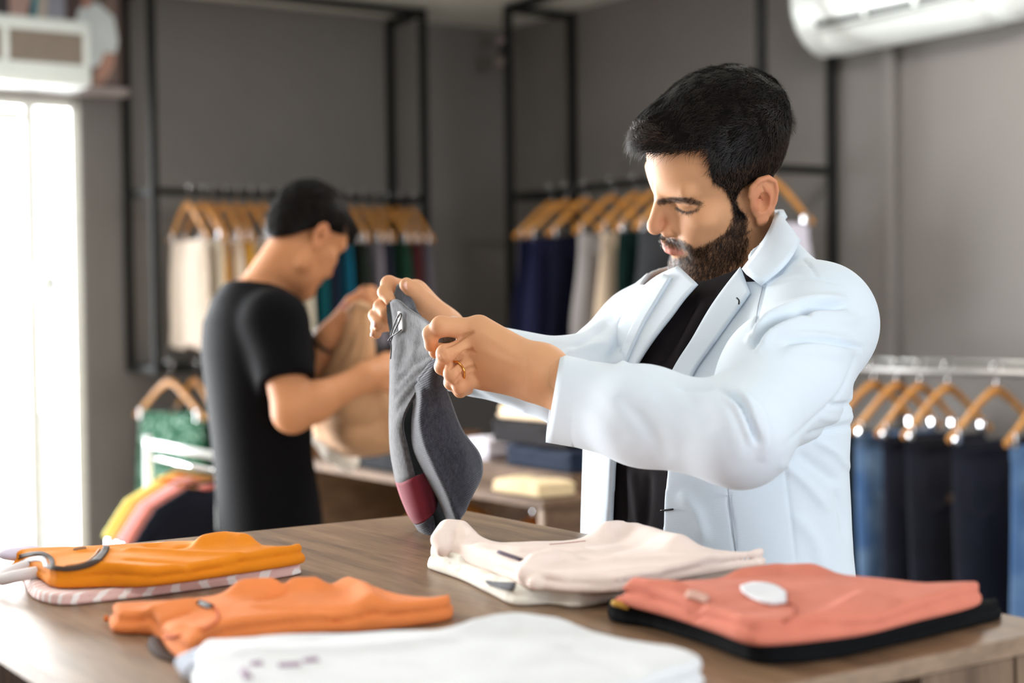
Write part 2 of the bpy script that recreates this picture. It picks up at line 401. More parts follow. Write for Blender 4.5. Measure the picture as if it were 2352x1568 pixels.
# ------------------------------------------------------------------ cooling unit over the door (left) with two grille fields
ac = empty('air_conditioner', W(2.5, 0.0, 2.27), 'white wall air unit with brown grille above the glass entrance', 'air conditioner')
bF = 0.26
tl = onplane(0, 38, W(0, bF, 0), BX); br = onplane(214, 200, W(0, bF, 0), BX)
aR = float((CORNER - br) @ AX); zB = br[2]; zT = tl[2] + .015; aL = aR + 0.95
zc_, hz_, ac_, ha_ = (zB + zT) / 2, (zT - zB) / 2, (aR + aL) / 2, (aL - aR) / 2
m = MB(); m.rbox(ac_, bF / 2 + .015, zc_, ha_, bF / 2 - .015, hz_, .022); m.build('housing', M_white, ac, True)
g0 = onplane(190, 150, W(0, bF, 0), BX); g1 = onplane(20, 62, W(0, bF, 0), BX)
ga0, ga1 = float((CORNER - g0) @ AX), float((CORNER - g1) @ AX); gz0, gz1 = g0[2], g1[2] - .004
M_grille = plain('brown_grille', (122, 108, 98), 0.6)
for k in range(3):
    a0 = ga0 + k * (ga1 - ga0 + .028); a1 = a0 + (ga1 - ga0)
    if a1 > aL: break
    m = MB(); m.rbox((a0 + a1) / 2, bF - .006, (gz0 + gz1) / 2, (a1 - a0) / 2, .008, (gz1 - gz0) / 2); gp = m.build('grille', M_grille, ac)
    m = MB()
    for i in range(14): m.rbox((a0 + a1) / 2, bF + .004, gz0 + (i + .5) * (gz1 - gz0) / 14, (a1 - a0) / 2, .003, .0022)
    for i in range(26): m.rbox(a0 + (i + .5) * (a1 - a0) / 26, bF + .004, (gz0 + gz1) / 2, .0016, .002, (gz1 - gz0) / 2)
    tag(m.build('grille_mesh', plain('grille_wire', (150, 136, 124), 0.5), gp), kind='stuff')
m = MB()
for z, h_ in ((gz1 + .012, .01), (gz0 - .012, .01)): m.rbox(ac_, bF + .003, z, ha_ - .02, .006, h_, .003)
m.rbox(ga0 - .012, bF + .003, (gz0 + gz1) / 2, .01, .006, (gz1 - gz0) / 2 + .02, .003); m.rbox(ga1 + .014, bF + .003, (gz0 + gz1) / 2, .012, .006, (gz1 - gz0) / 2 + .02, .003)
m.build('grille_frame', M_white, ac, True)
m = MB(); m.rbox(ac_, bF - .01, zB + .035, ha_ - .015, .016, .016, .006); m.build('louvre', M_white, ac, True)

# ------------------------------------------------------------------ split unit on the right wall
ac2 = empty('air_conditioner', W(0, 2.6, 2.27), 'white curved split air unit high on the right wall', 'air conditioner')
prof = np.array([(0, 2.295), (.03, 2.274), (.065, 2.268), (.110, 2.280), (.155, 2.310), (.192, 2.352), (.215, 2.41), (.224, 2.50), (.218, 2.555), (.19, 2.575), (0, 2.578)])
def ac_pt(u, s_, off=0.0):               # s_ 0..1 along profile, u = b
    x = s_ * (len(prof) - 1); i = min(int(x), len(prof) - 2); t = x - i; q = prof[i] * (1 - t) + prof[i + 1] * t
    d = prof[i + 1] - prof[i]; n = np.array([d[1], -d[0]]); n = n / np.linalg.norm(n)
    b0, b1 = 2.105, 3.05; e = min(u - b0, b1 - u); k = 1 - max(0, 1 - e / .055) ** 2.4 * .55
    c0 = np.array([.0, 2.42]); q = c0 + (q - c0) * np.array([max(k, 0.05) if True else 1, .25 + .75 * k]); q = q + n * off
    return W(q[0], u, q[1])
us = np.concatenate([np.linspace(2.105, 2.17, 10), np.linspace(2.2, 2.95, 10), np.linspace(2.985, 3.05, 10)])
ss = np.linspace(0, 1, 41); V = [ac_pt(u, s_) for u in us for s_ in ss]; n_ = len(ss)
F = [(i * n_ + k, i * n_ + k + 1, (i + 1) * n_ + k + 1, (i + 1) * n_ + k) for i in range(len(us) - 1) for k in range(n_ - 1)]
F += [tuple(range(n_))[::-1], tuple((len(us) - 1) * n_ + k for k in range(n_))]
mesh_obj('housing', V, F, M_white, ac2)
def ac_strip(name, u0, u1, s0, s1, off, mat, parent):
    uu = np.linspace(u0, u1, 12); sg = np.linspace(s0, s1, 8); V = []
    for o_ in (off, off - .006): V += [ac_pt(u, q, o_) for u in uu for q in sg]
    k = len(sg); F = []; N_ = len(uu) * k
    for i in range(len(uu) - 1):
        for j in range(k - 1):
            a = i * k + j; F.append((a, a + 1, a + k + 1, a + k)); F.append((N_ + a, N_ + a + k, N_ + a + k + 1, N_ + a + 1))
    for i in range(len(uu) - 1):
        for j in (0, k - 1): a = i * k + j; F.append((a, a + k, N_ + a + k, N_ + a))
    for j in range(k - 1):
        for i in (0, len(uu) - 1): a = i * k + j; F.append((a, a + 1, N_ + a + 1, N_ + a))
    return mesh_obj(name, V, F, mat, parent)
ac_strip('louvre', 2.235, 2.93, .16, .485, .005, M_white, ac2)
for u0, u1 in ((2.25, 2.47), (2.485, 2.69), (2.705, 2.92)): ac_strip('slot_shade', u0, u1, .497, .532, .0015, M_dark, ac2)  # dark strips laid on the housing, standing in for shade in the slot
for u0 in (2.478, 2.697):
    m = MB(); m.box(ac_pt(u0, .515, .003), BX * .006, AX * .006, (0, 0, .012), .001); m.build('slot_clip', M_white, ac2)

# ------------------------------------------------------------------ black frames hung from the ceiling by the walls
def box_rack(label, corner_fn, z0, z1, zr, low):
    """corner_fn(u, v): u 0/1 along the wall, v 0 wall / 1 front"""
    base = corner_fn(.5, .5); e = empty('clothes_rack', (base[0], base[1], z0), label, 'clothes rack', 'black steel wall racks')
    t = .0145
    def bar(name, p, q):
        p, q = np.asarray(p, float), np.asarray(q, float); d = q - p; L = np.linalg.norm(d); d = d / L
        u = np.cross(d, (0, 0, 1)) if abs(d[2]) < .9 else AX; u = u / np.linalg.norm(u); w = np.cross(d, u)
        mm = MB(); mm.box((p + q) / 2, d * (L / 2), u * t, w * t, .002); mm.build(name, M_black, e)
    at = lambda u, v, z: np.array([corner_fn(u, v)[0], corner_fn(u, v)[1], z])
    for u in (0, 1):
        for v in (0, 1): bar('post', at(u, v, z0 - t), at(u, v, z1 + t))
        for z in (z0, zr, z1): bar('side_bar', at(u, 0.06, z), at(u, .94, z))
    bar('hanging_rail', at(.01, 1, zr), at(.99, 1, zr)); 
    if low: bar('hanging_rail', at(.01, 1, z0), at(.99, 1, z0))
    bar('top_bar', at(.01, 1, z1), at(.99, 1, z1)); bar('back_bar', at(.01, 0, z0), at(.99, 0, z0))
    return e
LRb, LRa0, LRa1, LRz0, LRz, RTOP = .315, .632, 1.865, 1.165, 1.865, 2.672
box_rack('black steel wall rack on the left wall behind the assistant', lambda u, v: W(LRa0 + u * (LRa1 - LRa0), .025 + v * (LRb - .025), 0), LRz0, RTOP, LRz, True)
RRa, RRb0, RRb1 = .362, .575, 2.153
box_rack('black steel wall rack on the right wall behind the man in the blazer', lambda u, v: W(.025 + v * (RRa - .025), RRb0 + u * (RRb1 - RRb0), 0), 1.165, RTOP, LRz, True)
# small ball-jointed camera on the front left post of the right rack
q0 = P(1166, 90, 7.15); q1 = P(1152, 92, 7.12); q2 = P(1150, 142, 7.1)
e = empty('security_camera', q1, 'small ball-shaped camera fixed high on the right rack post near the room corner', 'camera')
M_ball = plain('mauve_gloss', (128, 112, 116), 0.18, 0.3)
m = MB(); m.tube([q0, q1], .012, 8); m.tube([q1, q2], .010, 8); m.build('bracket', M_dark, e, True)
m = MB(); m.ball(q1, .030, 16, 12); m.build('upper_ball', M_ball, e, True)
m = MB(); m.ball(q2, .036, 16, 12); m.build('lens_ball', plain('taupe_gloss', (110, 98, 92), 0.2, 0.2), e, True)
# ================================================================== counter table
ZT = 1.12
def ab_of(p): q = CORNER - np.asarray(p); return float(q @ AX), float(q @ BX)
TA0, TB0 = ab_of(onz(1062, 1171, ZT)); TA1 = ab_of(onz(0, 1480, ZT))[0]; TB1 = ab_of(onz(2352, 1461, ZT))[1]
M_top = wood('walnut_counter_top', (96, 73, 58), (136, 108, 83), (152, 122, 95), (12, 0.9, 12), 0.36, -YAW, 3.4)
M_side = wood('walnut_counter_side', (86, 66, 52), (112, 90, 72), (132, 108, 86), (9, 9, 1.0), 0.5, -YAW, 4.0)
M_edge = wood('walnut_edge_band', (120, 98, 80), (142, 118, 98), (156, 132, 110), (3, 3, 10), 0.5, -YAW, 4.0)
table = empty('counter_table', W((TA0 + TA1) / 2, (TB0 + TB1) / 2, 0), 'tall wood-topped counter table in the foreground covered with folded clothes', 'table')
tw, tl_ = (TA1 - TA0) / 2, (TB1 - TB0) / 2; ta, tb = (TA0 + TA1) / 2, (TB0 + TB1) / 2
m = MB(); m.rbox(ta, tb, ZT - .0075, tw - .0006, tl_ - .0006, .0075, .0008); m.build('top_board', M_top, table)
for s_, n_ in ((1, 'a'), (-1, 'a')):
    m = MB(); m.rbox(ta + s_ * (tw + .0002), tb, ZT - .0076, .0006, tl_ + .0004, .0073); m.build('edge_band', M_edge, table)
    m = MB(); m.rbox(ta, tb + s_ * (tl_ + .0002), ZT - .0076, tw + .0004, .0006, .0073); m.build('edge_band', M_edge, table)
# carcass: back panel on the customer side, uprights, drawers on the near side
m = MB(); m.rbox(TA0 + .02, tb, (ZT - .016) / 2, .009, tl_ - .015, (ZT - .018) / 2); m.build('end_panel', M_side, table)
m = MB(); m.rbox(ta, TB0 + .02, (ZT - .016) / 2, tw - .035, .009, (ZT - .018) / 2); m.build('end_panel', M_side, table)
m = MB(); m.rbox(ta, tb, .5, .008, tl_ - .03, .5); m.build('partition', M_side, table)
m = MB(); m.rbox(ta, tb, .05, tw - .03, tl_ - .03, .03); m.build('plinth', M_dark, table)
pa = ab_of(onz(2098, 1548, ZT - .016))[0]; ps = ab_of(onz(2322, 1504, ZT - .016))[0]
for a0, a1 in ((TA0 + .035, pa),):
    hw = (a1 - a0) / 2
    xs = [a0, ps, a1]
    for i in range(2):
        m = MB(); m.rbox((xs[i] + xs[i + 1]) / 2, TB1 - .012, (ZT + .08) / 2 - .008, (xs[i + 1] - xs[i]) / 2 - .002, .009, (ZT - .08) / 2 - .009, .001); m.build('front_panel', M_side, table)
# garments hanging in the open side of the counter
rz = ZT - .06; m = MB(); m.tube([W(TA1 - .10, TB0 + .05, rz), W(TA1 - .10, TB1 - .03, rz)], .008, 10); m.build('hanging_rail', M_chrome, table, True)

# ================================================================== folded clothes
def folded(name, mat, layers, label, cat, group=None, h=.0026, wr=.0022, creases=(), extra=None, seed=0, round_=.9, paint=None):
    """layers: (outline of (px,py,z), z bottom, thickness, n folds); creases: (pixel line, z, width m, height m)"""
    L = []
    for out, z0, th, nf in layers:
        poly = np.array([onz(*q)[:2] if len(q) == 3 else np.asarray(q, float) for q in out]); poly = smooth_line(np.vstack([poly, poly[:1]]), 3)[:-1] if len(out[0]) == 3 else poly; L.append((poly, z0, th, nf))
    allp = np.vstack([l[0] for l in L]); zlo = min(l[1] for l in L); zhi = max(l[1] + l[2] for l in L)
    CR = [(np.array([onz(x, y, z)[:2] for x, y in ln]), w, a) for ln, z, w, a in creases]
    def fn(Q):
        xy = Q[:, :2]; z = Q[:, 2]; dz = wr * wob(np.c_[xy, np.zeros(len(xy))], 38, 6, seed) + wr * .7 * (np.abs(wob(np.c_[xy, np.zeros(len(xy))], 75, 5, seed + 1)) - .4)
        for ln, w, a in CR: dz = dz + a * np.exp(-(poly_d(xy, ln) / w) ** 2)
        d = None
        for poly, z0, th, nf in L:
            sd = poly_sd(xy, poly); t = th / nf
            for k in range(nf):
                r = t * .5 * round_; s_ = sd + .0018 * wob(np.c_[xy, np.full(len(xy), .3 * k)], 45, 4, seed + 2 + k) + .0022 * (k % 2)
                f_ = (k + 1) / nf; f0 = k / nf
                mid = z0 + t * (k + .5) + dz * (f_ + f0) / 2; hh = np.maximum(t * .5 + dz * (f_ - f0) / 2, .001)
                qx = s_ + r; qz = np.abs(z - mid) - hh + r
                e = np.minimum(np.maximum(qx, qz), 0) + np.hypot(np.maximum(qx, 0), np.maximum(qz, 0)) - r
                d = e if d is None else smin(d, e, .0012)
        if extra is not None: d = extra(Q, d)
        return d
    lo = [allp[:, 0].min() - .015, allp[:, 1].min() - .015, zlo - .006]; hi = [allp[:, 0].max() + .015, allp[:, 1].max() + .015, zhi + .05]
    V, F = isosurface(fn, lo, hi, h, 1.3); V = relax(V, F, 1, .4)
    V[:, 2] = np.maximum(V[:, 2], zlo)
    c = V.mean(0); e = empty(name, (c[0], c[1], zlo), label, cat, group)
    mesh_obj('folded_body', V, F, mat, e)
    return e, fn
def hug_many(fn, pxy, dmin, dmax, off=.0, n=60):
    """first hit of each camera ray with the surface fn = off (off may be one per ray)"""
    pxy = np.asarray(pxy, float); R = np.array([ray(x, y) for x, y in pxy]); k = len(R); off = np.broadcast_to(off, (k,)); t = np.linspace(dmin, dmax, n)
    D = fn((EYE + t[None, :, None] * R[:, None, :]).reshape(-1, 3)).reshape(k, n) - off[:, None]
    neg = D < 0; i = np.where(neg.any(1), neg.argmax(1), np.abs(D).argmin(1)); a = t[np.maximum(i - 1, 0)].copy(); b = t[i].copy(); hit = neg.any(1) & (i > 0)
    for _ in range(13):
        m = (a + b) / 2; f = fn(EYE + m[:, None] * R) - off; b = np.where(f < 0, m, b); a = np.where(f < 0, a, m)
    d = np.where(hit, b, t[i]); return EYE + d[:, None] * R
def hug(fn, px, py, dmin, dmax, off=.0): return hug_many(fn, [(px, py)], dmin, dmax, off)[0]
def decal_line(name, fn, line, r, mat, parent, dr, off=.0006, n=5, sub=4):
    pts = hug_many(fn, smooth_line(line, sub), *dr, off)
    m = MB(); m.tube(pts, r, n); return m.build(name, mat, parent, True)
def decal_patch(name, fn, poly, mat, parent, dr, off=.0012, n=10, thick=.0016):
    """thin patch hugging the surface: 4-sided grid between two pixel polylines"""
    lo, hi = [smooth_line(p, 4) for p in poly]; 
    def samp(l, t): x = np.linspace(0, 1, len(l)); return np.array([np.interp(t, x, l[:, k]) for k in (0, 1)]).T
    m_ = max(len(lo), len(hi)); tt = np.linspace(0, 1, m_); A_, B_ = samp(lo, tt), samp(hi, tt)
    V = hug_many(fn, [A_[i] * (1 - s_) + B_[i] * s_ for i in range(m_) for s_ in np.linspace(0, 1, n)], *dr, off)
    F = np.array([(i * n + k, (i + 1) * n + k, (i + 1) * n + k + 1, i * n + k + 1) for i in range(m_ - 1) for k in range(n - 1)])
    o = mesh_obj(name, V, F, mat, parent); sd = o.modifiers.new('thick', 'SOLIDIFY'); sd.thickness = thick; sd.offset = -1
    return o
GR = 'folded clothes on the counter'
z1 = ZT
# --- striped garment under the yellow-orange shirt
s = NT('pink_white_stripes'); v = s.coord((1, 1, 1), (0, 0, 0.5)); wv = s.n('ShaderNodeTexWave', wave_type='BANDS', bands_direction='X'); wv.inputs['Scale'].default_value = 26; wv.inputs['Distortion'].default_value = 1.2
s.l(v, wv.inputs[0]); s.base(s.ramp(wv.outputs['Fac'], [(0.70, lin((224, 186, 182))), (0.80, lin((242, 236, 236)))])); s.b.inputs['Roughness'].default_value = .85; s.bump(s.noise(v, 500, 2), .2, .0006); M_stripe = s.m
e, fs = folded('folded_shirt', M_stripe, [([(60, 1335, z1), (70, 1375, z1), (140, 1392, z1), (250, 1382, z1), (470, 1355, z1), (676, 1324, z1), (685, 1312, z1), (670, 1302, z1 + .002), (560, 1272, z1 + .006), (430, 1245, z1 + .01), (200, 1262, z1 + .01), (60, 1290, z1 + .01)], z1, .011, 2)],
    'pink and white striped folded shirt lying under the amber orange shirt', 'shirt', GR, seed=3, wr=.0012)
dr = (1.25, 2.0)
m = MB(); pts = [P(x, y, d) for x, y, d in smooth_line([(118, 1292, 1.60), (60, 1300, 1.60), (12, 1318, 1.585), (4, 1330, 1.575), (40, 1322, 1.57), (95, 1312, 1.575)], 6)]
for q in pts: q[2] = max(q[2], z1 + .007)
m.tube(pts, .0062, 8); m.build('rolled_neckline', fabric('white_rib', (232, 226, 228)), e, True)
# --- amber orange shirt
M_or1 = fabric('amber_orange_jersey', (222, 132, 26))
zb = z1 + .0115
e, f1 = folded('folded_shirt', M_or1, [([(90, 1335, zb), (130, 1352, zb), (240, 1350, zb), (350, 1350, zb), (520, 1325, zb), (686, 1298, zb), (695, 1290, zb), (684, 1280, zb + .004), (640, 1268, zb + .014), (565, 1246, zb + .02), (450, 1240, zb + .02), (350, 1243, zb + .02), (200, 1252, zb + .02), (60, 1268, zb + .015), (20, 1290, zb + .01), (40, 1310, zb)], zb, .02, 2)],
    'amber orange folded T-shirt with dark printed arcs at the back left of the counter', 'shirt', GR, seed=5, wr=.0016,
    creases=[([(470, 1252), (520, 1245), (560, 1250)], zb + .02, .014, .012), ([(300, 1262), (420, 1270), (640, 1275)], zb + .02, .006, .0035), ([(300, 1285), (450, 1292), (600, 1285)], zb + .02, .006, -.003), ([(200, 1300), (360, 1308), (520, 1300)], zb + .02, .007, .003), ([(350, 1250), (390, 1256), (430, 1254)], zb + .02, .01, -.004)])
M_pd = plain('printed_dark_brown', (62, 46, 38), 0.8); M_pg = plain('printed_grey', (196, 196, 200), 0.8)
decal_patch('printed_arc', f1, [[(112, 1298), (150, 1302), (186, 1297), (214, 1284), (232, 1266), (238, 1254)], [(112, 1307), (152, 1312), (194, 1306), (226, 1292), (246, 1270), (252, 1256)]], M_pd, e, dr, .0009, 5, .0012)
decal_line('printed_arc', f1, [(150, 1301), (190, 1294), (214, 1280), (228, 1262)], .0016, plain('printed_tan', (176, 120, 78), 0.8), e, dr)
decal_patch('printed_arc', f1, [[(40, 1284), (66, 1276), (94, 1274), (112, 1284), (114, 1302)], [(38, 1276), (64, 1268), (98, 1266), (122, 1280), (126, 1302)]], M_pd, e, dr, .0009, 5, .0012)
decal_patch('printed_arc', f1, [[(48, 1298), (74, 1288), (94, 1288), (100, 1302)], [(46, 1288), (74, 1278), (102, 1278), (112, 1302)]], M_pg, e, dr, .0009, 5, .0012)
decal_line('printed_spot', f1, [(170, 1262), (184, 1259), (198, 1258)], .0018, plain('printed_taupe', (150, 120, 96), .8), e, dr)
m = MB(); m.ball(P(42, 1272, 1.64), (.022, .014, .007)); m.ball(P(66, 1266, 1.655), (.016, .012, .006)); m.build('folded_label', fabric('lilac_white', (214, 204, 222)), e, True)
# --- bright orange shirt in front
M_or2 = fabric('bright_orange_jersey', (226, 132, 74))
e, f2 = folded('folded_shirt', M_or2, [([(250, 1428, z1), (262, 1456, z1), (345, 1462, z1), (380, 1498, z1), (430, 1532, z1), (470, 1520, z1), (520, 1486, z1), (680, 1462, z1), (860, 1452, z1), (1024, 1430, z1), (1044, 1416, z1), (1036, 1402, z1 + .002), (990, 1384, z1 + .014), (900, 1352, z1 + .022), (820, 1330, z1 + .022), (700, 1342, z1 + .022), (560, 1356, z1 + .022), (430, 1374, z1 + .02), (250, 1390, z1 + .018), (244, 1405, z1 + .01)], z1, .022, 2)],
    'bright orange folded T-shirt with a small dark oval badge in front of the amber one', 'shirt', GR, seed=8, wr=.0018,
    creases=[([(560, 1356), (620, 1350), (720, 1345)], z1 + .025, .013, .012), ([(800, 1338), (830, 1350), (860, 1390)], z1 + .025, .012, .009), ([(660, 1352), (640, 1372), (600, 1380)], z1 + .02, .006, -.006), ([(300, 1440), (360, 1425), (430, 1405)], z1 + .02, .006, -.006), ([(420, 1440), (500, 1462), (640, 1440)], z1 + .02, .008, .004), ([(600, 1400), (760, 1400), (960, 1395)], z1 + .02, .006, -.003), ([(330, 1410), (380, 1398), (440, 1392)], z1 + .02, .01, .005), ([(650, 1420), (760, 1425), (900, 1410)], z1 + .02, .007, .003)])
o = decal_line('oval_badge', f2, [(456, 1384), (470, 1389), (484, 1395)], .0036, M_pd, e, dr, .0003, 8)
decal_line('oval_badge_centre', f2, [(462, 1386), (470, 1389), (478, 1392)], .0024, plain('badge_grey', (140, 150, 158), .6), o, dr, .0022, 8)
decal_line('neck_seam', f2, [(486, 1388), (500, 1408), (496, 1428), (470, 1444), (420, 1458), (378, 1464)], .0012, plain('dark_orange_seam', (196, 92, 50), .9), e, dr)
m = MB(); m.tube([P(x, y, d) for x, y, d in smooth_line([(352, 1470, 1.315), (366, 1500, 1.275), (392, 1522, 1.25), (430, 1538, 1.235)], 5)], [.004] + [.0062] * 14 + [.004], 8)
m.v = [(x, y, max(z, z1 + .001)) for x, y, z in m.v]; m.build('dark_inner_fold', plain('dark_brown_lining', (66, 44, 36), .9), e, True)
# --- white garment closest to the camera
M_wh = fabric('white_jersey', (216, 218, 222), var=.02)
e, f3 = folded('folded_shirt', M_wh, [([(440, 1572, z1), (470, 1532, z1), (520, 1500, z1 + .01), (700, 1470, z1 + .018), (900, 1452, z1 + .02), (1060, 1440, z1 + .024), (1180, 1424, z1 + .024), (1290, 1434, z1 + .022), (1350, 1450, z1 + .02), (1460, 1500, z1 + .012), (1588, 1562, z1), (1590, 1600, z1), (1200, 1700, z1), (700, 1700, z1), (470, 1650, z1)], z1, .024, 2)],
    'white folded garment nearest the camera at the bottom of the picture', 'shirt', GR, seed=11, wr=.0014, h=.003,
    creases=[([(1100, 1450), (1180, 1440), (1260, 1450)], z1 + .02, .02, .008), ([(560, 1510), (800, 1500), (1000, 1480)], z1 + .02, .012, .003), ([(1300, 1500), (1420, 1540), (1500, 1580)], z1 + .02, .008, -.003)])
m = MB()
for x, y, d, r in ((480, 1520, 1.22, .013), (455, 1545, 1.20, .014), (505, 1548, 1.195, .012), (470, 1572, 1.18, .015), (520, 1575, 1.175, .013), (545, 1525, 1.215, .011)): 
    q = P(x, y, d); m.ball((q[0], q[1], max(q[2], z1 + .008)), (r * 1.3, r, r * .75))
m.build('ruffled_edge', fabric('blue_white_lace', (208, 216, 232)), e, True)
M_pl = plain('printed_mauve', (150, 126, 146), .9)
for ln in ([(578, 1528), (600, 1524)], [(640, 1530), (690, 1527)], [(700, 1520), (728, 1516)], [(560, 1540), (572, 1560)]): decal_line('printed_mark', f3, ln, .003, M_pl, e, (1.0, 1.6), .0, 6)
# --- cream garment with pale pink one on top
M_cr = fabric('off_white_jersey', (236, 232, 222), var=.03); M_pk = fabric('pale_pink_jersey', (240, 222, 214), var=.03)
e, f4 = folded('folded_shirt', M_cr, [([(986, 1308, z1), (1050, 1332, z1), (1120, 1366, z1), (1180, 1392, z1), (1260, 1390, z1), (1330, 1398, z1), (1430, 1380, z1), (1500, 1365, z1), (1560, 1330, z1), (1500, 1290, z1 + .01), (1250, 1262, z1 + .012), (1080, 1262, z1 + .012), (1000, 1266, z1 + .014), (984, 1276, z1 + .014)], z1, .016, 2)],
    'off-white folded garment under the pale pink one in the middle of the counter', 'shirt', GR, seed=13, wr=.0022,
    creases=[([(990, 1275), (1020, 1290), (1060, 1300)], z1 + .012, .008, .008), ([(1120, 1340), (1160, 1345), (1200, 1370)], z1 + .01, .008, .004)])
decal_patch('printed_patch', f4, [[(1118, 1332), (1150, 1338), (1186, 1340)], [(1122, 1340), (1152, 1352), (1176, 1358)]], plain('printed_slate', (92, 92, 98), .9), e, (1.3, 1.9))
zp = z1 + .016
roll_pts = [onz(x, y, z) for x, y, z in ((1018, 1262, zp + .01), (1012, 1240, zp + .018), (1030, 1218, zp + .022), (1056, 1220, zp + .020), (1084, 1246, zp + .016), (1120, 1262, zp + .010))]
roll2 = [onz(x, y, z) for x, y, z in ((1030, 1250, zp + .01), (1120, 1282, zp + .01), (1200, 1312, zp + .008), (1230, 1340, zp + .006))]
knot = [onz(x, y, z) for x, y, z in ((1210, 1318, zp + .012), (1232, 1300, zp + .016), (1270, 1290, zp + .016), (1310, 1298, zp + .012), (1325, 1318, zp + .008))]
def pk_extra(Q, d):
    d = smin(d, chain(Q, roll_pts, [.008, .011, .0125, .0125, .011, .008]), .008)
    d = smin(d, chain(Q, roll2, [.008, .0085, .0085, .007]), .006)
    return smin(d, chain(Q, knot, [.010, .013, .013, .012, .009]), .006)
e, f5 = folded('folded_shirt', M_pk, [([(1010, 1268, zp), (1060, 1290, zp), (1130, 1318, zp), (1210, 1350, zp), (1300, 1362, zp), (1420, 1362, zp), (1500, 1350, zp), (1690, 1312, zp), (1750, 1306, zp), (1762, 1298, zp), (1744, 1290, zp+.003), (1690, 1278, zp + .012), (1560, 1254, zp + .018), (1480, 1236, zp + .018), (1400, 1232, zp + .018), (1330, 1250, zp + .012), (1200, 1250, zp + .014), (1090, 1250, zp + .012), (1030, 1240, zp + .012)], zp, .018, 2)],
    'pale pink folded garment with rolled neckline in front of the man', 'shirt', GR, seed=17, wr=.0022, extra=pk_extra,
    creases=[([(1400, 1232), (1450, 1228), (1520, 1250), (1560, 1262)], zp + .02, .02, .018), ([(1100, 1262), (1200, 1275), (1330, 1270)], zp + .015, .006, .005), ([(1100, 1275), (1190, 1295), (1230, 1300)], zp + .015, .004, -.006), ([(1330, 1300), (1500, 1290), (1640, 1285)], zp + .015, .01, .003), ([(1350, 1330), (1500, 1310), (1650, 1300)], zp + .015, .006, -.003), ([(1230, 1340), (1300, 1336), (1420, 1340)], zp + .01, .006, -.004)])
decal_line('dark_print', f5, [(1146, 1268), (1172, 1277), (1198, 1286)], .0026, plain('printed_plum', (88, 74, 88), .9), e, (1.3, 2.0), .0)
decal_line('red_stitch', f5, [(1262, 1250), (1300, 1247), (1345, 1242)], .0006, plain('red_thread', (150, 60, 50), .9), e, (1.3, 2.1), .0)
# --- black garment with salmon one on top
M_bk = fabric('black_jersey', (17, 18, 20), var=.1); M_sa = fabric('salmon_jersey', (206, 122, 102))
e, f6 = folded('folded_shirt', M_bk, [([(1392, 1408, z1), (1402, 1430, z1), (1500, 1446, z1), (1600, 1478, z1), (1715, 1522, z1), (1800, 1528, z1), (1910, 1518, z1), (2080, 1478, z1), (2280, 1430, z1), (2298, 1418, z1), (2290, 1402, z1 + .004), (2230, 1386, z1 + .012), (2000, 1350, z1 + .012), (1750, 1335, z1 + .01), (1560, 1352, z1 + .01), (1430, 1384, z1 + .01)], z1, .017, 2)],
    'black folded garment under the salmon shirt on the right of the counter', 'shirt', GR, seed=19, wr=.002)
zq = z1 + .017
e, f7 = folded('folded_shirt', M_sa, [([(1404, 1376, zq + .004), (1430, 1392, zq), (1520, 1416, zq), (1640, 1456, zq), (1715, 1482, zq), (1790, 1484, zq), (1900, 1474, zq), (2010, 1458, zq), (2140, 1424, zq), (2242, 1396, zq), (2254, 1384, zq), (2240, 1372, zq + .004), (2130, 1352, zq + .014), (1990, 1330, zq + .018), (1880, 1312, zq + .018), (1820, 1308, zq + .018), (1700, 1320, zq + .018), (1520, 1338, zq + .018), (1440, 1352, zq + .014)], zq, .02, 2)],
    'salmon pink folded T-shirt with a white oval badge on the right of the counter', 'shirt', GR, seed=23, wr=.0018,
    creases=[([(1700, 1315), (1780, 1310), (1860, 1315)], zq + .02, .016, .008), ([(1450, 1362), (1520, 1380), (1600, 1390)], zq + .018, .006, -.008), ([(1660, 1420), (1720, 1440), (1780, 1450)], zq + .018, .008, -.005), ([(1600, 1400), (1680, 1420), (1740, 1455)], zq + .018, .007, .006), ([(1850, 1430), (1930, 1400), (1990, 1370)], zq + .018, .008, .004), ([(1900, 1440), (1980, 1420), (2060, 1380)], zq + .018, .006, -.003), ([(1460, 1345), (1490, 1352), (1560, 1360)], zq + .018, .008, .006)])
decal_patch('oval_badge', f7, [[(1700, 1348), (1730, 1340), (1775, 1344), (1806, 1362)], [(1703, 1358), (1730, 1376), (1770, 1388), (1806, 1384)]], plain('white_badge', (226, 226, 232), .6), e, (1.1, 1.8))
decal_patch('sewn_label', f7, [[(1578, 1358), (1600, 1360), (1630, 1372)], [(1574, 1372), (1598, 1378), (1622, 1386)]], plain('rose_label', (206, 160, 146), .8), e, (1.1, 1.8))
decal_line('neck_seam', f7, [(1806, 1384), (1826, 1392), (1822, 1412), (1800, 1428)], .0012, plain('dark_salmon_seam', (176, 94, 76), .9), e, (1.1, 1.8))
decal_line('yellow_tab', f7, [(1410, 1384), (1430, 1390), (1444, 1394)], .003, plain('yellow_tab', (196, 150, 60), .8), e, (1.1, 1.9), .0)
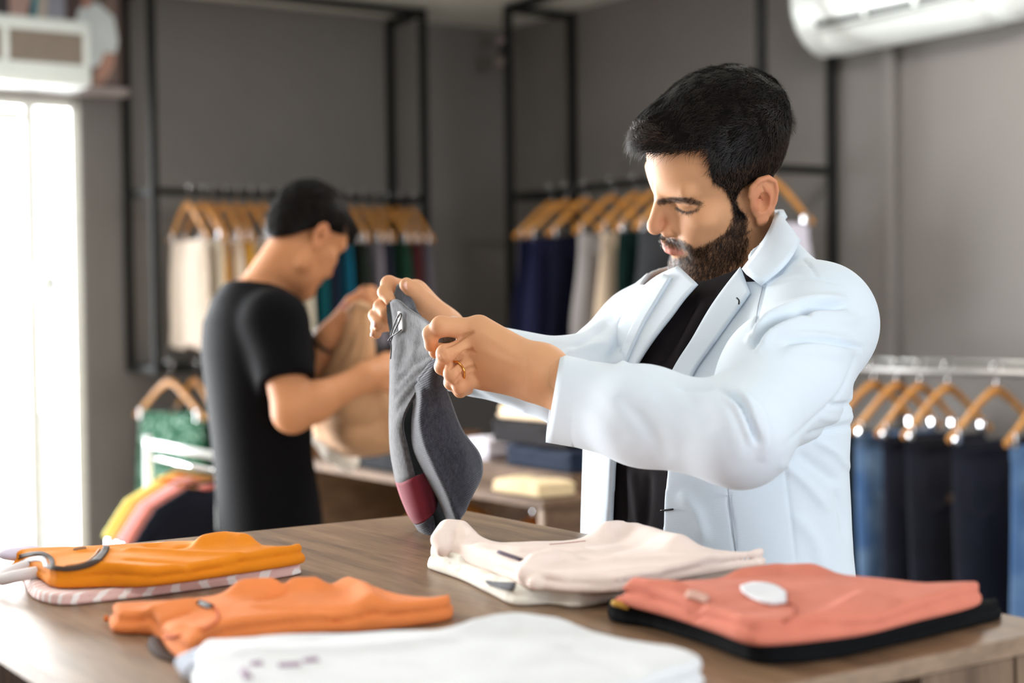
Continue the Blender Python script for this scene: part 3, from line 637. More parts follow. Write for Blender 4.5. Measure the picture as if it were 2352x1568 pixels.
# ================================================================== hangers and hanging clothes
M_hwood = wood('hanger_wood', (176, 112, 48), (204, 140, 66), (222, 160, 84), (2, 2, 8), .38, 0, 5)
def make_hanger():
    half = [(0, 0, -.066), (.035, 0, -.078), (.085, 0, -.112), (.15, 0, -.165), (.205, 0, -.205)]
    line = smooth_line([(-x, y, z) for x, y, z in half[:0:-1]] + half, 4); n_ = len(line); m = MB()
    m.tube(line, [.0105 + .0035 * (1 - abs(2 * i / (n_ - 1) - 1)) for i in range(n_)], 8); m.v = [(x, y * .62, z) for x, y, z in m.v]
    bar = m
    hk = MB(); c = np.array([0, 0, -.002]); r = .021
    hk.tube([c + r * np.array([math.cos(a), 0, math.sin(a)]) for a in np.linspace(-.5, pi * 1.2, 14)][::-1] if False else [c + r * np.array([math.cos(a), 0, math.sin(a)]) for a in np.linspace(pi * 1.05, -.5 * pi, 14)] + [np.array([0, 0, -.07])], .0028, 6)
    cl = []
    for s_ in (-1, 1):
        k_ = MB(); k_.box((s_ * .165, 0, -.195), (.009, 0, 0), (0, .011, 0), (0, 0, .023), .004); cl.append(k_)
    return bar, hk, cl
_b, _h, _c2 = make_hanger()
def mk_mesh(name, mb, mat):
    me = bpy.data.meshes.new(name); me.from_pydata(mb.v, [], mb.f); me.materials.append(mat); me.polygons.foreach_set('use_smooth', np.ones(len(me.polygons), bool)); return me
ME_bar, ME_hook, ME_clip = mk_mesh('hanger_bar', _b, M_hwood), mk_mesh('hanger_hook', _h, M_chrome), [mk_mesh('hanger_clip', q, M_chrome) for q in _c2]
for p in ME_bar.polygons: p.use_smooth = False
def hanger(pos, ydir, label, group):
    """pos: point on the rail; ydir: rail direction"""
    y = nrm(ydir); x = np.cross(y, (0, 0, 1)); R = Matrix(((x[0], y[0], 0), (x[1], y[1], 0), (0, 0, 1)))
    e = empty('clothes_hanger', pos, label, 'hanger', group, R)
    for n_, me in (('bar', ME_bar), ('hook', ME_hook), ('clip', ME_clip[0]), ('clip', ME_clip[1])): link(bpy.data.objects.new(n_, me), e)
    return e
def garment_mesh(name, w0, w1, L, th, legs=0.0, ripple=.012, seed=0, n=30, m=16):
    r = np.random.default_rng(seed); V = []; F = []; ph = r.uniform(0, 6, 4)
    for i in range(m + 1):
        t = i / m; w = w0 + (w1 - w0) * t ** .8
        for k in range(n):
            a = 2 * pi * k / n; x = math.copysign(abs(math.cos(a)) ** .8, math.cos(a)) * w / 2; y = math.sin(a) * th / 2 * (.35 + .65 * min(1, t * 4 + .1))
            y += ripple * t * math.sin(x * 42 + ph[0] + 1.5 * math.sin(2 * t + ph[1])); x += .006 * math.sin(5 * t + ph[2])
            z = -L * t
            if legs and t > 1 - legs: z += .0; y *= 1 - .5 * math.exp(-(x / .018) ** 2) * (t - 1 + legs) / legs
            V.append((x, y, z + (.010 * math.sin(x * 30 + ph[3]) if i == m else 0)))
    for i in range(m):
        for k in range(n): F.append((i * n + k, i * n + (k + 1) % n, (i + 1) * n + (k + 1) % n, (i + 1) * n + k))
    F.append(tuple(range(n))); F.append(tuple(m * n + k for k in range(n))[::-1])
    me = bpy.data.meshes.new(name); me.from_pydata(V, [], F); me.polygons.foreach_set('use_smooth', np.ones(len(me.polygons), bool)); me.materials.append(M_white); return me
G_short = [garment_mesh('shorts_body', .36, .44, .42, .040, .45, .010, k) for k in range(3)]
G_long = [garment_mesh('trousers_body', .37, .34, .95, .045, .7, .010, 10 + k) for k in range(3)]
def band_mesh(w, th, h_, n=24):
    V = [(math.copysign(abs(math.cos(a)) ** .8, math.cos(a)) * (w / 2 + .003), math.sin(a) * (th / 2), z) for z in (.003, -h_) for a in np.linspace(0, 2 * pi, n, endpoint=False)]
    F = [(k, (k + 1) % n, n + (k + 1) % n, n + k) for k in range(n)] + [tuple(range(n)), tuple(range(n, 2 * n))[::-1]]
    me = bpy.data.meshes.new('waistband'); me.from_pydata(V, [], F); me.materials.append(M_white); return me
G_band = band_mesh(.36, .020, .036)
def hung(name, cat, meshes, k, pos, ydir, mat, label, group, dz=-.212, bandmat=None):
    y = nrm(ydir); x = np.cross(y, (0, 0, 1)); R = Matrix(((x[0], y[0], 0), (x[1], y[1], 0), (0, 0, 1)))
    e = empty(name, np.asarray(pos) + [0, 0, dz], label, cat, group, R)
    for nm, me, mt in (('cloth', meshes[k % len(meshes)], mat), ('waistband', G_band, bandmat or mat)):
        o = bpy.data.objects.new(nm, me); link(o, e); o.material_slots[0].link = 'OBJECT'; o.material_slots[0].material = mt
    return e
def stripe_mat(name, c0, c1, scale=26, direction='Z'):
    s = NT(name); w = s.n('ShaderNodeTexWave', wave_type='BANDS', bands_direction=direction); w.inputs['Scale'].default_value = scale; s.l(s.coord(), w.inputs[0])
    s.base(s.ramp(w.outputs['Fac'], [(.45, lin(c0)), (.55, lin(c1))])); s.b.inputs['Roughness'].default_value = .9; return s.m
def rgbname(c): return 'cloth_%02x%02x%02x' % tuple(c)
LEFT = [(430, (214, 196, 180), 'dusty rose beige'), (462, (220, 208, 190), 'light sand'), (484, (232, 166, 52), 'mustard yellow'), (512, (224, 212, 196), 'pale oatmeal'), (542, (236, 176, 70), 'bright amber'), (572, (214, 208, 198), 'stone white'), (602, (200, 178, 150), 'light khaki'), (640, (232, 226, 214), 'ivory'), (668, (224, 214, 196), 'cream'), (698, (18, 74, 82), 'dark teal'), (730, (38, 40, 58), 'ink blue'), (764, (14, 96, 124), 'bright teal'), (798, (38, 44, 38), 'dark olive'), (828, (128, 122, 132), 'lilac grey'), (858, (50, 50, 64), 'dark slate'), (884, (30, 58, 46), 'bottle green'), (912, (86, 40, 42), 'maroon'), (942, (100, 94, 104), 'warm grey')]
for i, (px, c, nm) in enumerate(LEFT):
    q = onplane(px, 440, W(0, LRb, 0), BX); a_ = float((CORNER - q) @ AX); pos = W(a_, LRb, LRz + .0165)
    yd = AX + BX * rng.uniform(-.12, .12)
    where = 'leftmost' if i == 0 else 'on the left wall rack, next right after the one with %s shorts' % LEFT[i - 1][2]
    hanger(pos, yd, 'wooden hanger carrying the %s shorts on the left wall rack' % nm, 'wooden hangers on the left wall rack')
    hung('hanging_shorts', 'shorts', G_short, i, pos, yd, fabric(rgbname(c), c), '%s shorts clipped to a hanger on the left wall rack' % nm, 'shorts on the left wall rack')
RIGHT = [(1268, (26, 28, 54), 'navy'), (1302, (34, 36, 64), 'indigo'), (1346, (20, 22, 40), 'midnight blue'), (1408, None, 'grey and white striped'), (1462, (218, 196, 172), 'beige cream'), (1502, (18, 40, 38), 'dark bottle green'), (1560, (60, 62, 66), 'graphite'), (1660, (36, 40, 52), 'dark blue-grey'), (1772, (206, 202, 216), 'pale lilac')]
M_gst = stripe_mat('grey_white_stripes', (120, 116, 120), (198, 194, 194), 24)
for i, (px, c, nm) in enumerate(RIGHT):
    q = onplane(px, 440, W(RRa, 0, 0), AX); b_ = float((CORNER - q) @ BX); pos = W(RRa, b_, LRz + .0165); yd = BX + AX * rng.uniform(-.1, .1)
    hanger(pos, yd, 'wooden hanger carrying the %s shorts on the right wall rack' % nm, 'wooden hangers on the right wall rack')
    e = hung('hanging_shorts', 'shorts', G_short, i, pos, yd, M_gst if c is None else fabric(rgbname(c), c), '%s shorts clipped to a hanger on the right wall rack' % nm, 'shorts on the right wall rack')
    if i == 1:
        m = MB(); mt = np.array(wmat(e)); f_ = lambda x, y, z: (mt @ np.array([x, y, z, 1]))[:3]
        for sg in (-1, 1): m.box(f_(-.07 * 1, sg * .021, -.10), AX * .03, BX * .003, (0, 0, .05))
        m.build('red_patch', fabric('dark_red_patch', (110, 34, 34)), e)
# garments under the lower rail of the left rack
M_gw = NT('green_white_print'); _v = M_gw.coord(); M_gw.base(M_gw.ramp(M_gw.noise(_v, 40, 3), [(.36, lin((150, 184, 168))), (.46, lin((26, 84, 58)))])); M_gw.b.inputs['Roughness'].default_value = .9; M_gw = M_gw.m
def shirt_mesh(name, w=.44, L=.60, th=.036, seed=0):
    pts = [(.07, -.0), (.20, -.07), (.29, -.20), (.235, -.235), (.205, -.17), (.215, -L), (-.215, -L), (-.205, -.17), (-.235, -.235), (-.29, -.20), (-.20, -.07), (-.07, 0), (-.03, -.03), (.03, -.03)]
    P2 = np.array(pts) * [w / .43, 1]
    def fn(Q):
        sd = poly_sd(Q[:, [0, 2]], P2); y = Q[:, 1] - .010 * np.sin(Q[:, 0] * 34 + seed) * np.clip(-Q[:, 2] * 2, 0, 1)
        t = th * .5 * np.clip((-sd) / .05, 0.0, 1) ** .5 + .003; return np.maximum(sd, np.abs(y) - t) * .8
    V, F = isosurface(fn, [-.34, -.06, -L - .03], [.34, .06, .03], .010, 1.6); V = relax(V, F, 2)
    me = bpy.data.meshes.new(name); me.from_pydata([tuple(v) for v in V], [], [tuple(int(i) for i in f) for f in F]); me.polygons.foreach_set('use_smooth', np.ones(len(me.polygons), bool)); me.materials.append(M_white); return me
ME_shirt = shirt_mesh('shirt_cloth')
def neck_mesh():
    m = MB(); m.tube(smooth_line([(-.072, 0, .0), (-.05, .016, -.018), (0, .022, -.032), (.05, .016, -.018), (.072, 0, .0), (.05, -.014, .004), (0, -.018, .006), (-.05, -.014, .004)], 3), .006, 6, closed=True)
    return mk_mesh('neckband', m, M_white)
ME_neck = neck_mesh()
def shirt(pos, ydir, mat, label, group, dz=-.085, sc=1.0):
    y = nrm(ydir); x = np.cross(y, (0, 0, 1)); R = Matrix(((x[0], y[0], 0), (x[1], y[1], 0), (0, 0, 1)))
    e = empty('hanging_shirt', np.asarray(pos) + [0, 0, dz], label, 'shirt', group, R)
    for nm, me in (('cloth', ME_shirt), ('neckband', ME_neck)):
        o = bpy.data.objects.new(nm, me); link(o, e); o.scale = (sc, sc, sc); o.material_slots[0].link = 'OBJECT'; o.material_slots[0].material = mat
    return e
for i, (px, mt, nm, yd) in enumerate([(388, M_gw, 'green and white printed', AX * .9 + BX * .32), (446, fabric('dark_green', (24, 60, 48)), 'dark green', AX + BX * .05)]):
    q = onplane(px, 850, W(0, LRb, 0), BX); a_ = float((CORNER - q) @ AX); pos = W(a_, LRb, LRz0 + .0165)
    hanger(pos, yd, 'wooden hanger on the lower rail at left with %s shorts' % nm, 'wooden hangers on the lower left rail')
    hung('hanging_shorts', 'shorts', G_short, i, pos, yd, mt, '%s shorts hanging from the lower rail at far left' % nm, 'shorts on the lower left rail', -.19)
# chrome wall rail with jeans on the right
rA = .30; qz = onplane(2176, 853, W(rA, 0, 0), AX)[2]
rail = empty('chrome_wall_rail', W(rA, 2.6, qz), 'chrome double rail on the right wall holding the jeans', 'rail')
m = MB(); m.tube([W(rA, 1.9, qz), W(rA, 3.6, qz)], .0125, 14); m.build('rail_tube', plain('dull_steel', (150, 148, 146), .4, .8), rail, True)
m = MB(); m.tube([W(rA - .03, 1.9, qz + .03), W(rA - .03, 3.6, qz + .03)], .007, 10); m.build('guide_tube', plain('brushed_steel', (150, 150, 148), .35, .9), rail, True)
for b_ in (1.95, 3.5):
    m = MB(); m.tube([W(.02, b_, qz + .03), W(rA, b_, qz + .03), W(rA, b_, qz)], .009, 8); m.build('bracket', M_chrome, rail, True)
    m = MB(); m.rbox(.012, b_, qz + .03, .006, .02, .05); m.build('wall_plate', M_chrome, rail)
def denim(name, c, fade):
    s = NT(name); v = s.coord(); f = s.noise(v, 7, 4); cc = np.array(lin(c)); ff = np.array(lin(fade))
    s.base(s.ramp(f, [(.40, cc), (.62, ff)])); s.b.inputs['Roughness'].default_value = .9; s.bump(s.noise(v, 500, 2), .25, .0008); return s.m
JN = [(2006, (18, 26, 30), (26, 36, 40), 'blackish green'), (2060, (70, 104, 150), (120, 148, 180), 'light washed blue'), (2112, (18, 22, 40), (26, 30, 48), 'dark indigo'), (2176, (14, 17, 30), (24, 28, 44), 'raw navy'), (2288, (14, 16, 30), (22, 24, 40), 'deep midnight blue'), (2412, (74, 110, 158), (104, 136, 176), 'sky blue')]
for i, (px, c, fd, nm) in enumerate(JN):
    q = onplane(px, 855, W(rA, 0, 0), AX); b_ = float((CORNER - q) @ BX); pos = W(rA, b_, qz + .0145); yd = BX + AX * rng.uniform(-.06, .06)
    hanger(pos, yd, 'wooden hanger holding the %s jeans on the chrome rail' % nm, 'wooden hangers on the chrome rail')
    e = hung('hanging_jeans', 'jeans', G_long, i, pos, yd, denim('denim_%d' % i, c, fd), '%s jeans clipped to a hanger on the chrome rail' % nm, 'jeans on the chrome rail', -.215)
    mt = np.array(wmat(e)); g = lambda x, y, z: (mt @ np.array([x, y, z, 1]))[:3]; xd, yd_ = mt[:3, 0], mt[:3, 1]
    if i in (3, 4):
        m = MB(); sg = -1 if (yd_ @ FW) > 0 else 1; m.box(g(.07, sg * .022, -.06) if i == 4 else g(-.02, sg * .024, -.19), xd * .014, yd_ * .0012, np.array([0, 0, .028 if i == 4 else .012]) + xd * .008); m.build('paper_tag' if i == 4 else 'leather_patch', plain('tag_beige', (204, 186, 160), .8) if i == 4 else plain('patch_brown', (120, 96, 80), .7), e)
    m = MB()
    for sg in (-1, 1):
        for x0 in (-.09, .09): m.tube(smooth_line([g(x0 - .055, sg * .0245, -.10), g(x0 - .055, sg * .0255, -.19), g(x0, sg * .026, -.215), g(x0 + .055, sg * .0255, -.19), g(x0 + .055, sg * .0245, -.10)], 3), .0015, 5)
    m.build('pocket_stitching', fabric('denim_thread', (60, 58, 62)), e)
# ================================================================== white tube rack with bright shirts (left, mid distance)
M_wt = plain('white_powder_coat', (236, 240, 240), .3, var=.01)
wr = empty('tube_rack', [-.72, 3.9, 0], 'white tubular floor rack at left holding bright shirts', 'clothes rack')
p0 = np.array([-.718, 3.06, 0]) * 1.28; mB = -BX; ends = [p0, p0 + mB * .45]; LEN = AX * .22
for o_ in (0, 1):
    for q in ends:
        base = q + LEN * o_; m = MB(); m.tube([base + [0, 0, .02], base + [0, 0, 1.085]], .011, 12); m.build('post', M_wt, wr, True)
    m = MB(); m.tube([ends[0] + LEN * o_ + [0, 0, 1.065], ends[1] + LEN * o_ + [0, 0, 1.065]], .011, 12); m.build('end_bar', M_wt, wr, True)
    m = MB(); m.tube([ends[0] + LEN * o_ + [0, 0, .10], ends[1] + LEN * o_ + [0, 0, .10]], .011, 12); m.build('foot_bar', M_wt, wr, True)
mid = (ends[0] + ends[1]) / 2
m = MB(); m.tube([ends[0] + [0, 0, 1.03], ends[1] + [0, 0, 1.03]], .006, 10); m.build('hanging_rail', M_chrome, wr, True)
SHC = [((244, 238, 140), 'lemon yellow'), ((250, 150, 84), 'bright orange'), ((236, 200, 204), 'pale pink'), ((226, 138, 124), 'salmon'), ((34, 36, 46), 'charcoal')]
for i, (c, nm) in enumerate(SHC):
    pos = ends[0] + mB * (.19 + .05 * i) + np.array([0, 0, 1.03 + .008]); yd = BX + AX * rng.uniform(-.06, .06)
    hg = hanger(pos, yd, 'wooden hanger inside the %s shirt on the white tube rack' % nm, 'hangers on the white tube rack')
    hg.children[0].scale = (.55, .6, .45)
    for q_ in hg.children[2:]: bpy.data.objects.remove(q_)
    shirt(pos, yd, fabric(rgbname(c), c), '%s shirt hanging on the white tube rack' % nm, 'shirts on the white tube rack', -.040, .64)
# wooden cabinet under the left wall rack
cabw = wood('oak_brown', (120, 84, 56), (146, 104, 72), (164, 122, 88), (2, 2, 9), .5, 0, 4)
cb = empty('low_cabinet', W(.92, .30, 0), 'brown wooden low cabinet under the left wall rack', 'cabinet')
m = MB(); m.rbox(.92, .26, .42, .41, .22, .40, .004); m.build('carcass', cabw, cb)
m = MB(); m.rbox(.92, .27, .84, .43, .25, .018, .004); m.build('cabinet_top', cabw, cb)
for a in (.72, 1.12):
    m = MB(); m.rbox(a, .488, .42, .195, .008, .37, .002); d_ = m.build('door', cabw, cb); m = MB(); m.rbox(a, .50, .74, .05, .006, .006, .002); m.build('handle', M_chrome, d_)
# ================================================================== display table in the middle distance
GN = np.array([.069, 3.58, 0]); GT = .95
gon = empty('display_table', GN + BX * .5 + AX * .3, 'wooden display table in the middle distance stacked with folded trousers', 'table')
def gbox(u0, u1, v0, v1, z0, z1, name, mat, bev=.002):    # u along A (away right), v along B (away left), from the near corner
    m = MB(); m.box(GN + AX * (u0 + u1) / 2 + BX * (v0 + v1) / 2 + [0, 0, (z0 + z1) / 2], AX * (u1 - u0) / 2, BX * (v1 - v0) / 2, (0, 0, (z1 - z0) / 2), bev); return m.build(name, mat, gon)
M_gw2 = wood('display_wood', (84, 62, 46), (106, 80, 60), (122, 96, 74), (3, 3, 10), .85, 0, 4); M_gw3 = plain('display_light_edge', (150, 124, 102), .7)
gbox(-.01, .66, -.01, 1.25, GT - .02, GT, 'table_top', M_gw2); gbox(0, .65, 0, .018, .06, GT - .021, 'end_panel', M_gw2); gbox(0, .65, 1.222, 1.24, .06, GT - .021, 'end_panel', M_gw2)
gbox(.43, .445, .02, 1.22, .06, GT - .021, 'middle_panel', M_gw2); gbox(0, .65, .0, 1.24, 0.0, .06, 'plinth', M_dark); 
gbox(-.004, .004, .0, .02, .06, GT - .021, 'light_edge', M_gw3); gbox(.12, .60, .06, .50, GT + .0005, GT + .045, 'riser', M_gw2)
m = MB(); zr = GT - .05; m.tube([GN + AX * .215 + BX * .04 + [0, 0, zr], GN + AX * .215 + BX * 1.20 + [0, 0, zr]], .009, 10); m.build('hanging_rail', M_chrome, gon, True)
ORD = ('first', 'second', 'third', 'fourth', 'fifth', 'sixth', 'seventh', 'eighth', 'ninth')
for i in range(9):
    pos = GN + AX * .215 + BX * (.12 + .06 * i + (.26 if i > 4 else 0)) + np.array([0, 0, zr + .010]); hanger(pos, BX, 'wooden hanger %s from the near corner under the display table top' % ORD[i], 'hangers under the display table')
    hung('hanging_shorts', 'shorts', G_short, i, pos, BX, fabric('black_cloth', (24, 24, 28)), 'black shorts hanging %s from the near corner under the display table top' % ORD[i], 'black shorts under the display table', -.212)
def stack(u0, u1, v0, v1, z0, th, nf, mat, label, cat='trousers', seed=0):
    c = [GN + AX * u + BX * v for u, v in ((u0, v0), (u1, v0), (u1, v1), (u0, v1))]
    return folded('folded_trousers', mat, [([tuple(q[:2]) for q in c], z0, th, nf)], label, cat, 'folded clothes on the display table', h=.006, wr=.004, seed=seed)[0]
stack(.0, .11, .02, .22, GT + .0005, .034, 2, fabric('straw_cloth', (214, 190, 150)), 'straw coloured folded trousers at the front edge of the display table', seed=31)
stack(.13, .50, .07, .36, GT + .046, .052, 3, fabric('navy_cloth', (34, 42, 58)), 'navy folded trousers on the riser of the display table', seed=33)
stack(.14, .56, .10, .44, GT + .0995, .058, 3, fabric('black_cloth2', (34, 31, 33)), 'black folded trousers stacked on the navy ones', seed=35)
stack(.16, .52, .14, .44, GT + .159, .034, 2, fabric('sand_cloth', (226, 200, 168)), 'sand coloured folded trousers topmost on the display table stack', seed=37)
stack(.02, .40, .62, .98, GT + .0005, .055, 3, fabric('black_cloth3', (26, 26, 30)), 'black folded trousers at the left part of the display table', seed=39)
stack(.16, .34, .48, .60, GT + .0005, .10, 4, fabric('pale_lilac_cloth', (200, 196, 206)), 'pale lilac folded bundle behind the held shorts', seed=41)

# black shorts hanging in the open side of the counter (bottom left of the picture)
b0_ = ab_of(onz(70, 1535, ZT - .05))[1]
for i, db in enumerate((-.10, .0, .09)):
    pos = W(TA1 - .10, b0_ + db, ZT - .06 + .009); nm = ('far', 'middle', 'near')[i]
    hanger(pos, BX, '%s one of the hangers inside the open side of the counter' % nm, 'hangers inside the counter')
    hung('hanging_shorts', 'shorts', G_short, i, pos, BX, fabric('black_cloth', (24, 24, 28)), '%s one of the black shorts inside the open side of the counter' % nm, 'black shorts inside the counter')
# ================================================================== the man in the blazer: head
def rot_ypr(yaw, pitch, roll):
    cy, sy = math.cos(yaw), math.sin(yaw); cp, sp = math.cos(pitch), math.sin(pitch); c2, s2 = math.cos(roll), math.sin(roll)
    return np.array([[cy, -sy, 0], [sy, cy, 0], [0, 0, 1]]) @ np.array([[1, 0, 0], [0, cp, -sp], [0, sp, cp]]) @ np.array([[c2, 0, s2], [0, 1, 0], [-s2, 0, c2]])
HR = rot_ypr(math.radians(102.6), math.radians(-22.7), math.radians(-27)); HT = P(1665.4, 414.5, 1.93); HS = 0.98
def h2w(q): return (np.asarray(q, float) * HS) @ HR.T + HT
def w2h(Q): return ((Q - HT) @ HR) / HS
def Rz_(a): c, s = math.cos(a), math.sin(a); return np.array([[c, -s, 0], [s, c, 0], [0, 0, 1]])
def Ry_(a): c, s = math.cos(a), math.sin(a); return np.array([[c, 0, s], [0, 1, 0], [-s, 0, c]])
def Rx_(a): c, s = math.cos(a), math.sin(a); return np.array([[1, 0, 0], [0, c, -s], [0, s, c]])
def head_sdf(Q, lids=True, ears=True, jaw=1.0):
    """head-local metres: +x person's right (mirrored), +y forward, +z up, origin between the ear canals"""
    q = Q.copy(); q[:, 0] = np.abs(q[:, 0]); sgn = np.sign(Q[:, 0])
    d = ell(q, (0, -.006, .056), (.0735, .083, .073))
    d = smin(d, ell(q, (0, .032, .050), (.063, .060, .056)), .02)            # forehead
    d = smin(d, ell(q, (0, .030, -.018), (.062, .056, .066)), .02)           # mid face
    d = smin(d, ell(q, (0, .032, -.070), (.053, .053, .042)), .015)          # lower face
    d = smin(d, chain(q, [(.056 - .004 * (1 - jaw) * 5, .004, -.070 * jaw), (.047 * jaw, .042, -.084 * jaw), (.021, .074, -.099 * (.5 + .5 * jaw))], [.0145 * jaw, .015 * jaw, .0135], .01), .018)   # jaw bone
    d = smin(d, cap(q, (.060, -.002, -.008), (.054, .003, -.066), .013, .0135), .02)
    d = smin(d, ell(q, (0, .078, -.098), (.023, .016, .017)), .016)          # chin
    d = smin(d, ell(q, (.047, .058, -.008), (.018, .018, .014)), .02)        # cheek bone
    d = smin(d, ell(q, (.034, .066, -.036), (.022, .020, .024)), .02)        # cheek
    d = smin(d, cap(q, (.006, .086, .030), (.046, .073, .034), .0095, .010), .012)    # brow ridge
    # eye socket
    d = smax(d, -ell(q, (.030, .096, .012), (.019, .016, .0115)), .008)
    # nose
    nz = cap(q, (0, .085, .022), (0, .104, -.014), .0065, .0085)
    nz = smin(nz, ell(q, (0, .105, -.021), (.0108, .0105, .0100)), .006)
    nz = smin(nz, ell(q, (.0160, .0935, -.0255), (.0078, .0110, .0078)), .006)
    nz = smin(nz, cap(q, (.004, .084, .02), (.012, .084, -.022), .006, .008), .01)
    d = smin(d, nz, .009)
    d = smax(d, -ell(q, (.0085, .1005, -.0325), (.0035, .0062, .0035)), .003)
    d = smax(d, -cap(q, (.0225, .0965, -.018), (.0245, .090, -.031), .0012, .0016), .004)  # alar groove
    # eyeball with lids lowered
    if lids:
        ey = np.linalg.norm(q - (.0305, .0665, .0105), axis=1)
        lid = ey - .0138
        d = smin(d, lid, .0035)
        # lash line cut: thin groove along the lower third of the lid
        d = smin(d, cap(q, (.019, .0785, .0005), (.044, .069, .0015), .0035, .003), .006)   # lower lid bag
        d = smin(d, cap(q, (.018, .083, .0185), (.046, .071, .0185), .0035, .0045), .006)  # upper lid fold
    # muzzle and lips
    d = smin(d, ell(q, (0, .078, -.055), (.026, .018, .022)), .012)
    up = chain(q, [(0, .0965, -.0505), (.010, .0945, -.0502), (.0275, .0825, -.0550)], [.0046, .0044, .0020])
    lo_ = chain(q, [(0, .0955, -.0600), (.010, .0935, -.0597), (.0265, .0825, -.0555)], [.0054, .0050, .0020])
    d = smin(d, up, .003); d = smin(d, lo_, .003)
    gr = chain(q, [(0, .1030, -.0553), (.012, .0990, -.0549), (.029, .0862, -.0555)], [.0018, .0016, .0013])
    d = smax(d, -gr, .0022)
    d = smax(d, -cap(q, (0, .104, -.0715), (.014, .097, -.0715), .005, .004), .01)        # under the lower lip
    d = smax(d, -cap(q, (0, .107, -.0370), (0, .105, -.0450), .0018, .0022), .004)        # philtrum
    if ears:
        m = q[:, 0] > .05
        if m.any():
            e = q[m]; Rm_ = Rz_(math.radians(-4)) @ Ry_(math.radians(2)); L = (e - np.array([.0745, -.0055, .000])) @ Rm_     # ear local: x out, y forward, z up
            L[:, 1] += .10 * L[:, 2]
            s_ = ell(L, (.004, -.004, .002), (.006, .0195, .029))
            ring = [(.002, .013, .012), (.004, .011, .023), (.006, .001, .0300), (.0075, -.011, .0285), (.008, -.0195, .019), (.008, -.0215, .006), (.0075, -.0185, -.008), (.0065, -.011, -.019)]
            s_ = smin(s_, chain(L, ring, [.0032, .0036, .0038, .0038, .0038, .0036, .0034, .0034]), .0022)
            s_ = smin(s_, ell(L, (.005, -.0005, -.026), (.0048, .0088, .0085)), .004)
            s_ = smax(s_, -ell(L, (.011, -.006, .0185), (.0062, .0085, .0080)), .002)           # fossa
            s_ = smax(s_, -chain(L, [(.0105, -.0155, .018), (.0105, -.0165, .004), (.0095, -.0125, -.009)], [.0030, .0030, .0024]), .0015)  # scapha
            s_ = smin(s_, chain(L, [(.0065, -.006, .020), (.0075, -.010, .009), (.0075, -.0105, -.004), (.0065, -.006, -.014), (.006, .001, -.0155)], [.0026, .003, .003, .0032, .0028]), .002)
            s_ = smax(s_, -ell(L, (.0105, -.0015, .000), (.0095, .0092, .0135)), .002)        # concha
            s_ = smin(s_, ell(L, (.0055, .0085, -.003), (.0045, .0035, .0065)), .003)           # tragus
            s_ = smin(s_, cap(L, (.004, .009, .013), (.006, -.003, .003), .0022, .0015), .0025)  # crus
            d[m] = smin(d[m], s_, .0035); d[m] = smax(d[m], -ell(L, (.0080, -.0020, -.001), (.0085, .0082, .0120)), .0018)
    return d
def neck_sdf(Qh):
    d = cap(Qh, (0, -.022, -.02), NECK_B, .056, .062)
    return d
NECK_B = w2h(np.array([[.262, 1.955, 1.42]]))[0]
def man_head_fn(Q):
    q = w2h(Q); d = head_sdf(q)
    return smin(d, cap(q, (0, -.010, -.030), NECK_B, .050, .059), .018) * HS
ctr = h2w((0, 0, 0))
HV, HF = isosurface(man_head_fn, ctr - [.16, .16, .19], ctr + [.16, .16, .165], .0019, 1.2)
HV = relax(HV, HF, 1, .35)
hq = w2h(HV)
# left-side mirrored pixel position of every vertex, so regions drawn on the seen side hold on both
mq = hq.copy(); mq[:, 0] = -np.abs(mq[:, 0]); MPX = proj(h2w(mq))[0]; FPXY = proj(HV)[0]
HAIR_POLY = [(1440, 340), (1474, 352), (1520, 352), (1560, 346), (1600, 342), (1624, 340), (1630, 362), (1632, 392), (1638, 418), (1662, 430), (1676, 452), (1686, 482), (1690, 505), (1712, 505), (1714, 470), (1708, 440), (1728, 412), (1756, 404), (1782, 420), (1790, 450), (1786, 480), (1784, 520), (1860, 500), (1880, 150), (1500, 120), (1400, 300)]
BEARD_POLY = [(1688, 470), (1686, 500), (1668, 532), (1640, 552), (1612, 566), (1594, 572), (1584, 560), (1570, 552), (1540, 546), (1510, 543), (1505, 556), (1530, 566), (1556, 564), (1578, 574), (1580, 582), (1566, 590), (1540, 594), (1526, 596), (1510, 610), (1516, 640), (1560, 660), (1640, 640), (1700, 604), (1718, 566), (1716, 520), (1712, 478), (1700, 466)]
BROW = [(1514, 464), (1540, 459), (1570, 460), (1594, 464), (1606, 468)]
front = hq[:, 1] > -.02
hairm = np.where(in_poly(MPX, HAIR_POLY), 1.0, 0.0) * (np.abs(hq[:, 0]) < .0795)
hairm = np.maximum(hairm, (hq[:, 2] > .088) * 1.0); earz = (np.hypot(hq[:, 1] + .0065, hq[:, 2]) < .0245) & (np.abs(hq[:, 0]) > .052)
hairm *= ~earz; hairm *= (hq[:, 1] < .080) | (hq[:, 2] > .07)
beardm = in_poly(MPX, BEARD_POLY) * (hq[:, 2] < .012) * (hq[:, 2] > -.135) * (hq[:, 1] > -.03) * 1.0
stache = (np.abs(hq[:, 0]) < .030) * sm(hq[:, 2], -.049, -.045) * (1 - sm(hq[:, 2], -.040, -.036)) * (hq[:, 1] > .07); beardm = np.maximum(beardm, stache) * ~earz
lipm = ((poly_d(hq[:, [0, 2]] * [1, 1], [(-.027, -.0552), (-.012, -.0515), (0, -.0515), (.012, -.0515), (.027, -.0552)]) < .0036) | (poly_d(hq[:, [0, 2]], [(-.022, -.0565), (-.010, -.0597), (0, -.0600), (.010, -.0597), (.022, -.0565)]) < .0042)) * (hq[:, 1] > .075) * 1.0
beardm *= (1 - lipm)
browd = poly_d(MPX, BROW); 
browm = (1 - sm(browd, 4, 9)) * (hq[:, 2] < .06) * (hq[:, 1] > .03)
LASH = smooth_line([(1552, 477), (1565, 485), (1581, 488), (1597, 484), (1605, 480)], 4)
